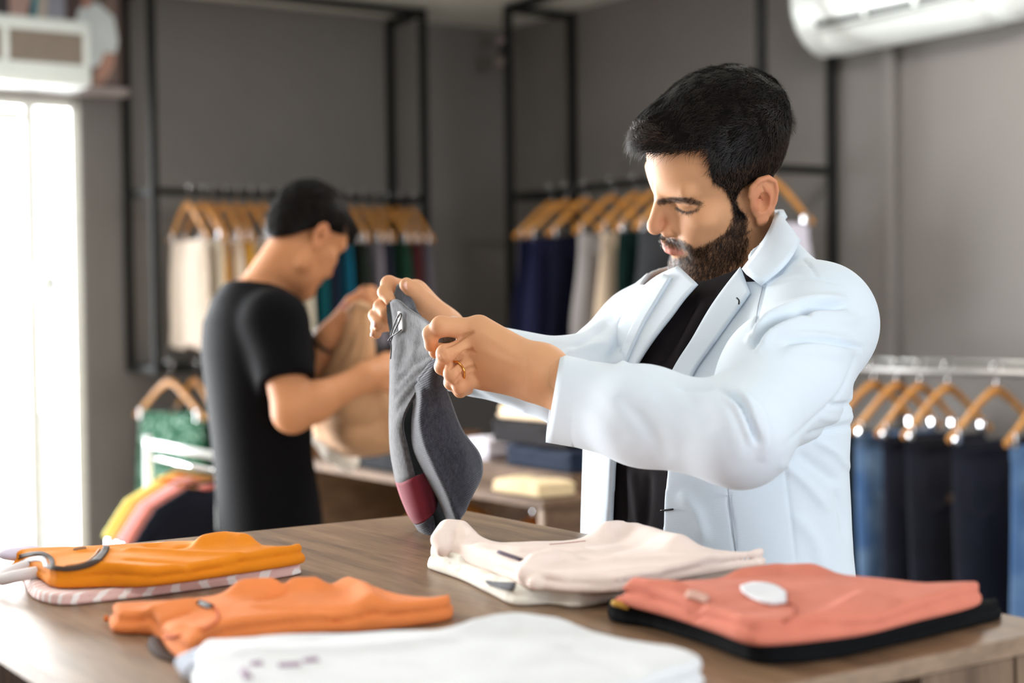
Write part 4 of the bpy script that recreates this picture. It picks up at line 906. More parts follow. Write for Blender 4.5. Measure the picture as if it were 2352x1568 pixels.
lashm = (poly_d(MPX, LASH) < 2.9) * (hq[:, 2] < .03) * (hq[:, 1] > .03) * 1.0
def vsmooth(m, F, it):
    return relax(np.c_[m, m, m].astype(float), F, it, .6)[:, 0]
hairm_s, beardm_s, browm_s, lipm_s, lashm_s = [vsmooth(x * 1.0, HF, k) for x, k in ((hairm, 2), (beardm, 4), (browm, 1), (lipm, 2), (lashm, 1))]
def skin_mat(name, rgb, red, dark):
    s = NT(name); v = s.coord(); f = s.noise(v, 22, 5); c = np.array(lin(rgb))
    col = s.ramp(f, [(0.25, c * .93), (0.75, np.minimum(c * 1.05, 1))])
    col = s.mix(s.attr('flush'), col, lin(red))
    col = s.mix(s.attr('lips'), col, lin((168, 92, 80)))
    col = s.mix(s.attr('stubble'), col, lin(dark))
    s.base(col); s.b.inputs['Roughness'].default_value = .58; s.b.inputs['Specular IOR Level'].default_value = .26
    s.b.inputs['Subsurface Weight'].default_value = .12; s.b.inputs['Subsurface Radius'].default_value = (.012, .005, .003); s.b.inputs['Subsurface Scale'].default_value = .5
    s.bump(s.noise(v, 700, 4, .65), .22, .0006); return s.m
M_skin = skin_mat('warm_skin', (206, 152, 112), (196, 118, 90), (34, 23, 18))
# ================================================================== the man: body, hands, clothes
TF, TL = -AX, -BX                        # facing direction and his left
TC = np.array([.250, 1.925, 0])
def tl(Q): v = Q - TC; return v @ TL, v @ TF, Q[:, 2]
def tw_(l, f, z): return TC + TL * l + TF * f + np.array([0, 0, z])
_z = [.85, 1.00, 1.10, 1.20, 1.30, 1.36, 1.41, 1.445, 1.475, 1.51]
_rl = [.185, .188, .182, .178, .180, .176, .148, .108, .078, .055]
_rf = [.135, .136, .130, .126, .126, .112, .088, .072, .062, .055]
_f0 = [0, .004, .008, .008, .002, -.008, -.018, -.026, -.032, -.034]
def torso(Q, grow=0.0):
    l, f, z = tl(Q); rl = np.interp(z, _z, _rl) + grow; rf = np.interp(z, _z, _rf) + grow; f0 = np.interp(z, _z, _f0)
    n = 2.35; k = (np.abs(l / rl) ** n + np.abs((f - f0) / rf) ** n) ** (1 / n)
    d = (k - 1) * np.minimum(rl, rf) * .93
    return smax(smax(d, z - 1.492 - grow, .03), .84 - z, .01)
SJ = tw_(.166, -.010, 1.372); SJ2 = tw_(-.148, -.010, 1.352)
NE = P(1700, 1000, 1.575); NF = P(1478, 955, 1.64); NC = P(1276, 915, 1.725); NW = P(1242, 856, 1.725)
FE = P(1335, 885, 1.885); FC = P(1012, 806, 1.985); FWr = P(1012, 760, 2.0)
def arm_near(Q, g=0.0):
    d = cap(Q, SJ, (SJ + NE) / 2 + np.array([.004, -.004, -.004]), .068 + g, .064 + g); d = smin(d, cap(Q, (SJ + NE) / 2, NE, .064 + g, .050 + g), .03)
    d = smin(d, cap(Q, NE, NF, .050 + g, .050 + g), .02); return smin(d, cap(Q, NF, NC + nrm(NC - NF) * .05, .050 + g, .0452 + g), .02)
def arm_far(Q, g=0.0):
    d = cap(Q, SJ2, FE, .066 + g, .052 + g); return smin(d, cap(Q, FE, FC + nrm(FC - FE) * .05, .052 + g, .043 + g), .025)
def jacket_solid(Q, g=0.0):
    d = torso(Q, g)
    d = smin(d, cap(Q, tw_(.055, -.034, 1.418), tw_(.160, -.012, 1.380), .046 + g, .060 + g), .03)
    d = smin(d, cap(Q, tw_(-.055, -.034, 1.400), tw_(-.142, -.012, 1.358), .044 + g, .057 + g), .03)
    return d
OPZ = [.9, 1.10, 1.17, 1.25, 1.33, 1.385, 1.42, 1.46, 1.50]
OPL = [-.045, -.040, -.036, -.030, -.026, -.024, -.020, -.018, -.018]
OPH = [.060, .060, .060, .070, .078, .080, .082, .082, .080]
def opening(Q):
    l, f, z = tl(Q); lo, hi = np.interp(z, OPZ, OPL), np.interp(z, OPZ, OPH)
    return smax(smax(lo - l, l - hi, .004), .0 - f, .004)
AX_N, AX_F = nrm(NC - NF), nrm(FC - FE); CUT_N = nrm(AX_N - FW * (AX_N @ FW)); CUT_F = nrm(AX_F - FW * (AX_F @ FW) * .7)
def jacket_fn(Q):
    b = jacket_solid(Q, .004)
    b = smax(b, -(jacket_solid(Q, -.006)), .003)
    b = smax(b, -opening(Q), .004)
    hole = cap(Q, tw_(0, -.030, 1.40), tw_(0, -.045, 1.56), .080, .072); b = smax(b, -hole, .006)     # neck opening
    b = smax(b, -smax(smax(1.434 - Q[:, 2] - .5 * tl(Q)[1], np.abs(tl(Q)[0] + .015) - .094, .004), tl(Q)[1] - .03, .004), .004); b = smax(b, -smax(smax(1.424 - Q[:, 2], .022 - tl(Q)[1], .004), -.085 - tl(Q)[0], .004), .004); b = smax(b, .86 - Q[:, 2], .003)
    a = arm_near(Q, .0); a = smax(a, (Q - NC) @ CUT_N - .003, .0015)
    hollow = cap(Q, NC - AX_N * .03, NC + AX_N * .06, .0385, .0405); a = smax(a, -hollow, .002)
    c = arm_far(Q, .0); c = smax(c, (Q - FC) @ CUT_F - .003, .0015); c = smax(c, -cap(Q, FC - AX_F * .03, FC + AX_F * .06, .0345, .036), .002)
    return smin(smin(b, a, .022), c, .022)
def jacket_body(Q): return jacket_solid(Q, .004)
def jacket_out(Q):                       # outside only, for laying lapels and seams on
    d = smin(jacket_solid(Q, .004), arm_near(Q), .022); return smin(d, arm_far(Q), .022)
JV, JF = isosurface(jacket_fn, [-.20, 1.40, .84], [.56, 2.30, 1.54], .0031, 1.25)
JV = relax(JV, JF, 2, .4)
# folds drawn along lines seen in the picture, pushed into the near surface
def fold(V, F, folds, dlim):
    for it in (0,):
        N = vnormals(V, F); px, d = proj(V); ok = ((N @ FW) < .25) & (d < dlim)
        disp = np.zeros(len(V))
        for ln, w, a in folds:
            sl = smooth_line(ln, 5); dd = np.full(len(V), 1e9); best = np.zeros(len(V)); L = len(sl) - 1
            for i in range(L):
                ab = sl[i + 1] - sl[i]; t = np.clip(((px - sl[i]) @ ab) / (ab @ ab + 1e-9), 0, 1); e = np.linalg.norm(px - sl[i] - t[:, None] * ab, axis=1)
                m = e < dd; dd[m] = e[m]; best[m] = (i + t[m]) / L
            taper = np.clip(np.minimum(best, 1 - best) * 5, 0.0, 1) ** .7
            disp += taper * (a * np.exp(-(dd / w) ** 2) - (.55 * a * np.exp(-((dd - 2.0 * w) / (1.3 * w)) ** 2) if a < -.0045 else 0))
        V = V + N * (disp * ok)[:, None]
    return V
JFOLDS = [
 ([(1724, 800), (1752, 772), (1790, 745), (1856, 718), (1950, 702)], 7, -.013), ([(1735, 775), (1790, 722), (1860, 696), (1950, 684)], 13, .006), ([(1750, 800), (1820, 760), (1900, 738), (1985, 735)], 14, .005),
 ([(1740, 792), (1775, 762), (1826, 738), (1862, 733)], 6, -.008), ([(1800, 790), (1865, 782), (1930, 790), (1985, 800)], 6, -.006), ([(1790, 815), (1870, 806), (1960, 822)], 12, .003),
 ([(1655, 888), (1700, 926), (1724, 975), (1740, 1020)], 6, -.0075), ([(1610, 905), (1665, 950), (1692, 1010), (1700, 1060)], 16, .0015), ([(1685, 880), (1740, 940), (1760, 1000), (1750, 1060)], 13, .005),
 
 ([(1416, 905), (1460, 950), (1500, 1000), (1540, 1055)], 18, -.0022), ([(1470, 900), (1520, 950), (1570, 1020)], 22, .0015), ([(1340, 900), (1400, 960), (1440, 1020)], 20, -.0012),
 ([(1560, 890), (1600, 930), (1640, 990)], 16, -.0016), ([(1545, 888), (1600, 894), (1650, 890)], 8, -.003),
 ([(1972, 797), (1932, 898), (1865, 965), (1792, 1030)], 4, -.0022),
 ([(1900, 930), (1945, 930), (1985, 918)], 6, -.0044), ([(1880, 960), (1930, 962), (1972, 952)], 9, .002), ([(1850, 1000), (1910, 985), (1960, 975)], 6, -.0044), ([(1830, 1040), (1880, 1075), (1930, 1115)], 12, -.004),
 ([(1790, 1060), (1850, 1110), (1905, 1175)], 12, .004), ([(1870, 1010), (1920, 1040), (1950, 1080)], 9, .004), ([(1915, 1120), (1935, 1180), (1944, 1240)], 10, -.004), ([(1820, 1180), (1870, 1240), (1890, 1310)], 16, .003),
 ([(1672, 1122), (1680, 1190), (1691, 1268)], 3, -.0022), ([(1798, 1050), (1812, 1150), (1830, 1300)], 3, -.0018), ([(1560, 1130), (1600, 1180), (1620, 1250)], 16, .003),
 ([(1840, 590), (1862, 612), (1880, 640)], 3, -.002), ([(1760, 640), (1740, 720), (1728, 790)], 4, -.003), ([(1775, 655), (1830, 640), (1885, 640), (1940, 655)], 4, -.002),
 ([(1470, 700), (1430, 770), (1400, 830)], 10, -.005), ([(1500, 690), (1455, 780), (1425, 850)], 10, .005), ([(1400, 740), (1360, 770), (1310, 805)], 9, -.004), ([(1390, 790), (1340, 800), (1290, 815)], 9, .004),
 ([(1060, 880), (1120, 920), (1200, 950)], 10, -.003)]
JV = fold(JV, JF, JFOLDS, 2.25)
s = NT('pale_blue_white_jacket'); v = s.coord(); c = np.array(lin((212, 223, 234)))
s.base(s.ramp(s.noise(v, 9, 3), [(.3, c * .97), (.7, np.minimum(c * 1.02, 1))])); s.b.inputs['Roughness'].default_value = .82; s.b.inputs['Sheen Weight'].default_value = .15; s.b.inputs['Specular IOR Level'].default_value = .25
w1 = s.n('ShaderNodeTexWave', wave_type='BANDS', bands_direction='Z'); w1.inputs['Scale'].default_value = 165; w1.inputs['Distortion'].default_value = .6; w1.inputs['Detail'].default_value = 1; s.l(v, w1.inputs[0])
mx = s.n('ShaderNodeMath', operation='MULTIPLY_ADD'); s.l(w1.outputs['Fac'], mx.inputs[0]); mx.inputs[1].default_value = .5; s.l(s.noise(v, 700, 2), mx.inputs[2]); s.bump(mx.outputs[0], .15, .0007)
M_jacket = s.m

# ---- hands
def J(px, py, d): return P(px, py, d)
def hand_fn(fingers, thumb, wrist, forearm, wr, extra=()):
    def fn(Q):
        d = None
        for pts, rs in fingers:                  # metacarpals, blended into one palm
            e = cap(Q, wrist, pts[0], wr * .86, rs[0] * 1.30); d = e if d is None else smin(d, e, .020)
        d = smin(d, cap(Q, forearm, wrist, wr * 1.06, wr), .022)
        for pts, rs in fingers: d = smin(d, chain(Q, pts, rs, .0035), .0045)
        for (a, b, ra, rb) in extra: d = smin(d, cap(Q, a, b, ra, rb), .010)
        th = chain(Q, thumb[0], thumb[1], .004); d = smin(d, th, .006)
        for pts, rs in fingers:                  # knuckles
            d = smin(d, np.linalg.norm(Q - (pts[0] - FW * rs[0] * .55), axis=1) - rs[0] * .78, .006)
            d = smin(d, np.linalg.norm(Q - (pts[1] - FW * .0012), axis=1) - rs[1] * 1.03, .003)
        return d
    return fn
nf = [([J(1100, 756, 1.768), J(1014, 749, 1.756), J(990, 766, 1.764), J(990, 792, 1.776)], [.0128, .0112, .0094, .0078]),
      ([J(1092, 786, 1.766), J(1024, 812, 1.746), J(1016, 842, 1.764), J(1036, 858, 1.785)], [.0112, .0102, .0088, .0076]),
      ([J(1094, 830, 1.768), J(1040, 857, 1.744), J(1037, 878, 1.764), J(1056, 884, 1.785)], [.0108, .0096, .0084, .0072]),
      ([J(1104, 866, 1.770), J(1058, 886, 1.750), J(1057, 897, 1.766), J(1074, 894, 1.784)], [.0098, .0086, .0076, .0066])]
nth = ([J(1205, 850, 1.748), J(1120, 812, 1.796), J(1045, 800, 1.800), J(1002, 806, 1.793)], [.018, .0135, .0115, .009])
near_hand = hand_fn(nf, nth, NW, P(1345, 936, 1.685), .0245, [(J(1215, 890, 1.728), J(1120, 868, 1.768), .012, .012), (J(1225, 830, 1.728), J(1110, 770, 1.768), .012, .012)])
ff = [([J(952, 668, 1.995), J(894, 652, 1.972), J(884, 671, 1.957), J(897, 690, 1.947)], [.0112, .0100, .0088, .0078]),
      ([J(954, 694, 1.998), J(888, 692, 1.985), J(874, 703, 1.967), J(885, 718, 1.953)], [.0110, .0098, .0086, .0076]),
      ([J(958, 720, 2.002), J(886, 714, 1.990), J(862, 724, 1.974), J(870, 744, 1.958)], [.0108, .0095, .0084, .0076]),
      ([J(962, 745, 2.004), J(898, 744, 1.990), J(866, 752, 1.975), J(864, 766, 1.966)], [.0098, .0086, .0076, .0068])]
fth = ([J(1006, 722, 1.975), J(974, 692, 1.952), J(952, 668, 1.936), J(934, 654, 1.930)], [.017, .0132, .0112, .0092])
far_hand = hand_fn(ff, fth, FWr, P(1090, 822, 1.955), .0235, [(J(1010, 730, 1.99), J(960, 672, 1.985), .014, .013)])
v1, q1_ = isosurface(near_hand, P(1120, 830, 1.77) - [.13, .12, .10], P(1120, 830, 1.77) + [.13, .12, .10], .0014, 1.2); v1 = relax(v1, q1_, 1, .35)
v2, q2_ = isosurface(far_hand, P(950, 730, 1.97) - [.10, .10, .09], P(950, 730, 1.97) + [.11, .10, .09], .0018, 1.2); v2 = relax(v2, q2_, 1, .35)
# skin creases on the near hand
v1 = fold(v1, q1_, [([(1090, 762), (1068, 770), (1045, 786), (1020, 798)], 4, -.0036), ([(1088, 800), (1068, 810), (1050, 828), (1030, 850)], 4, -.0038), ([(1092, 838), (1073, 848), (1058, 866), (1044, 884)], 4, -.0034), ([(1030, 800), (1036, 812), (1036, 826)], 3, -.0008), ([(1050, 842), (1056, 852), (1056, 862)], 3, -.0007), ([(1010, 812), (1020, 826)], 3, .0012), ([(1085, 800), (1060, 812), (1040, 822)], 3, -.0006), ([(1068, 815), (1082, 808), (1094, 810)], 4, -.0012), ([(1070, 850), (1084, 846), (1096, 848)], 4, -.0012), ([(1100, 760), (1150, 790), (1210, 830)], 10, .0007), ([(1098, 800), (1150, 822), (1210, 845)], 9, .0006), ([(1212, 815), (1206, 850), (1204, 890)], 5, -.0008)], 1.9)
# hidden body under the clothes: trunk, arms, hips and legs
HIP = [tw_(s_ * .095, -.01, .86) for s_ in (1, -1)]; KN = [tw_(s_ * .105, .005, .47) for s_ in (1, -1)]; AN = [tw_(s_ * .11, -.03, .085) for s_ in (1, -1)]
def trunk(Q):
    d = smax(torso(Q, -.022), Q[:, 2] - 1.41, .01); d = smin(d, cap(Q, tw_(-.015, -.028, 1.36), tw_(-.015, -.028, 1.40), .05, .045), .02)
    d = smin(d, cap(Q, SJ, NE, .045, .036), .02); d = smin(d, chain(Q, [NE, NF, NW], [.036, .034, .026]), .02)
    d = smin(d, cap(Q, SJ2, FE, .045, .036), .02); d = smin(d, chain(Q, [FE, FC, FWr], [.036, .030, .026]), .02)
    for h_, k_, a_ in zip(HIP, KN, AN): d = smin(d, chain(Q, [h_, k_, a_], [.082, .052, .036], .02), .03)
    return d
v3, q3_ = isosurface(trunk, [-.14, 1.45, .05], [.55, 2.28, 1.50], .012, 1.2); v3 = relax(v3, q3_, 1, .4)
man = empty('person', (TC[0], TC[1], 0), 'dark-haired bearded man in a pale blazer over black T-shirt inspecting grey shorts', 'person')
BV, BF = join_vf([(HV, HF), (v1, q1_), (v2, q2_), (v3, q3_)]); nh = len(HV)
body = mesh_obj('body', BV, BF, M_skin, man)
def pad(a): return np.concatenate([a, np.zeros(len(BV) - nh)])
set_attr(body, 'stubble', pad(np.clip(hairm_s * .95 + beardm_s * .55 + browm_s * .85 + lashm_s * .95, 0, 1))); set_attr(body, 'lips', pad(lipm_s * .8))
fl = np.zeros(len(BV)); fl[:nh] = .8 * np.exp(-(np.linalg.norm(np.c_[np.abs(hq[:, 0]), hq[:, 1:]] - [.079, -.008, 0], axis=1) / .010) ** 2) + .55 * np.exp(-(np.linalg.norm(hq - [0, .10, -.022], axis=1) / .02) ** 2) + .5 * sm(np.abs(hq[:, 0]), .078, .084) + .25 * np.exp(-(np.linalg.norm(np.c_[np.abs(hq[:, 0]), hq[:, 1:]] - [.04, .065, -.02], axis=1) / .018) ** 2)
for pts, rs in nf + ff:
    for p_ in pts[:2]: fl = np.maximum(fl, .5 * np.exp(-(np.linalg.norm(BV - p_, axis=1) / .010) ** 2))
set_attr(body, 'flush', fl)
# nails
def nail(p, t, n_, w=.0052, L=.0065):
    t = nrm(t); n_ = nrm(n_ - t * (n_ @ t)); b = np.cross(t, n_); mm = MB(); mm.ball(p, (L, w, .0016), 12, 8, np.stack([t, b, n_], 1)); return mm.build('nail', plain('nail_pink', (226, 176, 156), .3), man, True)
nail(J(937, 656, 1.9235), fth[0][3] - fth[0][2], -FW + UP * .25)
nail(ff[2][0][3] + (-RT * .0055 - FW * .004), ff[2][0][3] - ff[2][0][2], -RT - FW * .7, .0042, .005); nail(ff[3][0][3] + (-RT * .005 - FW * .004), ff[3][0][3] - ff[3][0][2], -RT - FW * .7, .0038, .0045)
# gold ring
a_, b_ = nf[2][0][0], nf[2][0][1]; t_ = nrm(b_ - a_); c_ = a_ + (b_ - a_) * .80; u_ = nrm(np.cross(t_, FW)); w_ = np.cross(t_, u_)
m = MB(); m.tube([c_ + .0112 * (math.cos(x) * u_ + math.sin(x) * w_) for x in np.linspace(0, 2 * pi, 36, endpoint=False)], .0013, 8, closed=True); m.build('gold_ring', plain('gold', (226, 160, 84), .2, 1.0), man, True)
# trousers and shoes (behind the counter)
def trs(Q):
    d = np.full(len(Q), 1e9)
    for h_, k_, a_ in zip(HIP, KN, AN): d = np.minimum(d, chain(Q, [h_, k_, a_], [.100, .075, .062], .02))
    l, f, z = tl(Q); d = smin(d, torso(Q, -.008), .03); d = smax(d, z - .93, .005); return smax(d, .07 - z, .005)
vt, qt = isosurface(trs, [-.1, 1.6, .05], [.55, 2.25, .96], .012, 1.3); mesh_obj('trousers', relax(vt, qt, 1), qt, fabric('charcoal_trousers', (44, 46, 52)), man)
for a_ in AN:
    vs_, qs_ = isosurface(lambda Q: smax(smin(cap(Q, a_ * [1, 1, 0] + TF * -.03 + [0, 0, .045], a_ * [1, 1, 0] + TF * .15 + [0, 0, .032], .045, .040), cap(Q, a_ * [1, 1, 0] + [0, 0, .05], a_ * [1, 1, 0] + [0, 0, .10], .04, .036), .03), .004 - Q[:, 2], .004), a_ * [1, 1, 0] - [.25, .25, 0], a_ * [1, 1, 0] + [.25, .25, .16], .01, 1.2)
    mesh_obj('shoe', vs_, qs_, plain('brown_leather', (74, 50, 36), .4), man)
# black T-shirt
def tee(Q):
    d = smin(torso(Q, -.009), cap(Q, tw_(0, -.03, 1.40), tw_(0, -.036, 1.475), .068, .064), .02)
    hole = cap(Q, tw_(0, -.030, 1.43), tw_(0, -.02, 1.60), .057, .062); d = smax(d, -hole, .004)
    d = smax(d, Q[:, 2] - 1.445 - .8 * np.minimum(tl(Q)[0] + .035, 0), .006)
    return smax(smax(d, tl(Q)[1] * .60 + Q[:, 2] - 1.4456, .006), .9 - Q[:, 2], .01)
tv, tq = isosurface(tee, [-.02, 1.65, .88], [.52, 2.2, 1.54], .0042, 1.25); tv = relax(tv, tq, 2, .4)
tv = fold(tv, tq, [([(1668, 660), (1640, 720), (1650, 770), (1600, 850)], 8, .005), ([(1590, 690), (1545, 740), (1480, 830)], 8, .004), ([(1655, 690), (1620, 760), (1575, 850)], 7, -.006), ([(1640, 670), (1590, 760), (1560, 850)], 14, .006), ([(1600, 690), (1560, 760), (1500, 850)], 14, -.005), ([(1620, 680), (1640, 740), (1600, 830)], 9, -.004), ([(1560, 700), (1520, 780), (1480, 850)], 12, .004), ([(1450, 1070), (1460, 1140), (1470, 1220)], 12, .004), ([(1425, 1060), (1430, 1140), (1432, 1220)], 9, -.004), ([(1490, 1080), (1488, 1150), (1480, 1220)], 9, -.003)], 2.2)
M_tee = fabric('black_tee', (34, 30, 33), var=.1)
ts = mesh_obj('black_shirt', tv, tq, M_tee, man)
# ---- jacket object, lapels, collar, seams
jk = mesh_obj('jacket', JV, JF, M_jacket, man)
# lapels, collar and stitched details of the jacket
jdr = (1.55, 2.3)
def lap(name, a_line, b_line, off=.0065, th=.0045, n=9):
    return decal_patch(name, jacket_body, [a_line, b_line], M_jacket, jk, jdr, off, n, th)
lap('lapel', [(1700, 612), (1662, 660), (1626, 712), (1588, 778), (1552, 834), (1519, 900), (1498, 960)], [(1720, 668), (1704, 692), (1668, 742), (1622, 806), (1592, 850), (1568, 905), (1552, 960)])
lap('lapel', [(1604, 654), (1574, 688), (1546, 726), (1510, 772), (1480, 816), (1450, 868), (1422, 940)], [(1562, 614), (1512, 638), (1468, 676), (1436, 726), (1414, 782), (1394, 850), (1372, 940)], .0055, .004, 12)
lap('lapel_fold', [(1546, 640), (1516, 690), (1482, 748), (1452, 812), (1428, 872)], [(1530, 634), (1498, 684), (1464, 742), (1434, 806), (1410, 868)], .0085, .006, 7)
# turned-down collar: laid on the neck and shoulder on the seen side, mirrored to the other, joined behind the neck
def collar_fn(Q): return np.minimum(jacket_body(Q), cap(Q, tw_(-.015, -.027, 1.38), tw_(-.015, -.030, 1.54), .066, .061))
ci = smooth_line([(1708, 626), (1744, 576), (1770, 528), (1783, 490)], 4); co = smooth_line([(1750, 657), (1793, 622), (1821, 588), (1833, 558)], 4); nk = 8; tk = np.linspace(0, 1, nk)
CC = hug_many(collar_fn, [ci[i] * (1 - t) + co[i] * t for i in range(len(ci)) for t in tk], 1.6, 2.05, np.tile(.007 + .005 * np.sin(pi * tk), len(ci))).reshape(len(ci), nk, 3)
LL = np.stack(tl(CC.reshape(-1, 3)), -1).reshape(CC.shape)
LL[:, 0, 2] = np.maximum(LL[:, 0, 2], LL[:, 1, 2] + .004)
back = [np.c_[LL[-1, :, 0] * (1 - t) + (-.03 - LL[-1, :, 0]) * t, LL[-1, :, 1] - .052 * math.sin(pi * t), LL[-1, :, 2] + .006 * math.sin(pi * t)] for t in np.linspace(0, 1, 14)[1:-1]]
mir = LL[::-1].copy(); mir[:, :, 0] = -.03 - mir[:, :, 0]; mir[:, :, 0] *= np.linspace(1, .86, nk)[None]; mir[:, :, 2] -= (np.linspace(0, .030, nk)[None] + np.linspace(.016, .032, len(mir))[:, None])
AL = np.concatenate([LL, np.array(back), mir[:2]]); CV = [tw_(*q) for q in AL.reshape(-1, 3)]
CF = np.array([(i * nk + k, (i + 1) * nk + k, (i + 1) * nk + k + 1, i * nk + k + 1) for i in range(len(AL) - 1) for k in range(nk - 1)])
col = mesh_obj('collar', CV, CF, M_jacket, jk); sd = col.modifiers.new('thick', 'SOLIDIFY'); sd.thickness = .0045; sd.offset = -1
# crisp cuffs
def cuff(c, ax, nn_, r0, r1, L=.045):
    ax = nrm(ax); u = nrm(np.cross(ax, (0, 0, 1))); w = np.cross(u, ax); V = []; n = 48; ts = np.linspace(0, 1, 6)
    for t in ts:
        for k in range(n):
            a = 2 * pi * k / n; o_ = (r0 + (r1 - r0) * t) * (math.cos(a) * u + math.sin(a) * w)
            V.append(c - ax * L * (1 - t) + ax * .004 + o_ - ax * (o_ @ nn_) / (ax @ nn_))
    F = np.array([(i * n + k, i * n + (k + 1) % n, (i + 1) * n + (k + 1) % n, (i + 1) * n + k) for i in range(5) for k in range(n)])
    o = mesh_obj('cuff', V, F, M_jacket, jk); m_ = o.modifiers.new('thick', 'SOLIDIFY'); m_.thickness = .003; m_.offset = -1
cuff(NC, AX_N, CUT_N, .0448, .0466); cuff(FC, AX_F, CUT_F, .0428, .0444)
M_seam = plain('jacket_thread', (150, 156, 168), .9)
decal_line('buttonhole', jacket_out, [(1692, 684), (1697, 690), (1697, 698)], .0011, M_dark, jk, jdr, .0115, 5)
decal_line('buttonhole', jacket_out, [(1518, 1172), (1530, 1171), (1546, 1169)], .0011, M_dark, jk, jdr, .001, 5)
decal_line('seam', jacket_out, [(1672, 1122), (1680, 1190), (1691, 1268), (1694, 1300)], .0005, M_seam, jk, jdr, .0002, 5)
decal_line('seam', jacket_out, [(1752, 658), (1742, 700), (1736, 740)], .0005, M_seam, jk, jdr, .0002, 5)
# ================================================================== hair, beard, brows as strands over a base
def pick(V, F, w, n, seed):
    r = np.random.default_rng(seed); tri = np.vstack([F[:, [0, 1, 2]], F[:, [0, 2, 3]]]); a = V[tri]
    ar = np.linalg.norm(np.cross(a[:, 1] - a[:, 0], a[:, 2] - a[:, 0]), axis=1) * w[tri].mean(1); ar = ar / ar.sum()
    i = r.choice(len(tri), n, p=ar); u = r.random((n, 2)); f_ = u.sum(1) > 1; u[f_] = 1 - u[f_]; b = np.c_[1 - u.sum(1), u]
    return tri[i], b
def strands(name, root, nor, dirs, length, width, lift, mat, parent, seg=4, jit=.25, seed=0, bend=None, tipw=.25):
    r = np.random.default_rng(seed); n = len(root); d = dirs + r.normal(size=(n, 3)) * jit; d = d - nor * (d * nor).sum(1)[:, None]; d /= np.linalg.norm(d, axis=1)[:, None] + 1e-9
    side = np.cross(d, nor); L = np.broadcast_to(length, (n,)) * r.uniform(.7, 1.15, n); lf = np.broadcast_to(lift, (n,)) * r.uniform(.5, 1.4, n)
    V = np.zeros((n, (seg + 1) * 2, 3)); cu = r.normal(size=n) * .25
    for k in range(seg + 1):
        t = k / seg; p = root + d * (L * t)[:, None] + nor * (L * lf * (t - .55 * t * t))[:, None] + side * (L * cu * t * t)[:, None]
        if bend is not None: p = p + bend * (L * t * t)[:, None]
        w_ = width * (1 - (1 - tipw) * t ** 1.5) / 2
        V[:, 2 * k] = p - side * w_; V[:, 2 * k + 1] = p + side * w_
    base = (np.arange(n) * (seg + 1) * 2)[:, None, None]; q = np.array([[2 * k, 2 * k + 1, 2 * k + 3, 2 * k + 2] for k in range(seg)])[None]
    F = (base + q).reshape(-1, 4)
    o = mesh_obj(name, V.reshape(-1, 3), F, mat, parent); return o
def hair_mat(name, dark, light, rough=.42):
    s = NT(name); g = s.n('ShaderNodeNewGeometry'); s.base(s.ramp(g.outputs['Random Per Island'], [(0.0, lin(dark)), (.75, lin(dark)), (1.0, lin(light))]))
    s.b.inputs['Roughness'].default_value = rough; s.b.inputs['Specular IOR Level'].default_value = .16; return s.m
M_hair = hair_mat('dark_hair', (20, 16, 15), (52, 40, 34)); M_hairl = hair_mat('brown_side_hair', (44, 33, 27), (104, 78, 58)); M_beard = hair_mat('beard_hair', (34, 23, 17), (96, 64, 44), .5)
M_hbase = plain('hair_base', (16, 13, 12), .9, var=.3, scale=90, spec=.04)
HN = vnormals(HV, HF)
def vdir(v): return (np.asarray(v, float)) @ HR.T
def scalp_t(q): 
    top = sm(q[:, 2], .040, .100); fr = sm(q[:, 1], .040, .085) * sm(q[:, 2], .045, .075)
    return .0035 + .0125 * top + .006 * fr, top, fr
tth, ttop, tfr = scalp_t(hq)
keep = hairm_s > .25; fm = keep[HF].all(1); idx = np.unique(HF[fm]); remap = -np.ones(len(HV), int); remap[idx] = np.arange(len(idx))
edge = sm(vsmooth(hairm, HF, 8), .35, .9)
hs = HV + HN * (tth * edge * (1 + .16 * wob(HV, 130, 5, 3) + .10 * wob(HV, 420, 4, 4)))[:, None] + vdir((0, .003, .006))[None] * (tfr * edge)[:, None]
hair = mesh_obj('hair', hs[idx], remap[HF[fm]], M_hbase, man)
# scalp strands
tri, b = pick(HV, HF, np.clip(hairm_s, 0, 1) * (1 + 1.2 * ttop), 30000, 1)
def at(A, tri, b): return (A[tri] * b[..., None]).sum(1)
surf = hs.copy(); low = HV + HN * .0005
root = at(np.where((hairm_s > .3)[:, None], low * .15 + surf * .85, low), tri, b); nn = at(HN, tri, b); nn /= np.linalg.norm(nn, axis=1)[:, None]; lq = at(hq, tri, b)
_, top, fr = scalp_t(lq)
wavy = wob(lq, 45, 5, 6)[:, None]
dl = (1 - top)[:, None] * (np.array([0, .35, -1.0]) + wavy * np.array([0, .35, 0])) + top[:, None] * (np.array([-.15, 1.0, .15]) + wavy * np.array([.55, 0, 0])) + fr[:, None] * np.array([0, .8, .45])
nape = sm(-lq[:, 1], .03, .08)[:, None]; dl = dl * (1 - nape * (1 - top[:, None])) + nape * (1 - top[:, None]) * np.array([0, -.1, -1.])
dw = dl @ HR.T
sel = lq[:, 2] < .062
strands('hair_strands', root[~sel], nn[~sel], dw[~sel], .014 + .003 * fr[~sel], .00046, .5 + .25 * fr[~sel], M_hair, hair, 4, .30, 2)
strands('hair_strands', root[sel], nn[sel], dw[sel], .0075, .00036, .35, M_hairl, hair, 3, .22, 3)
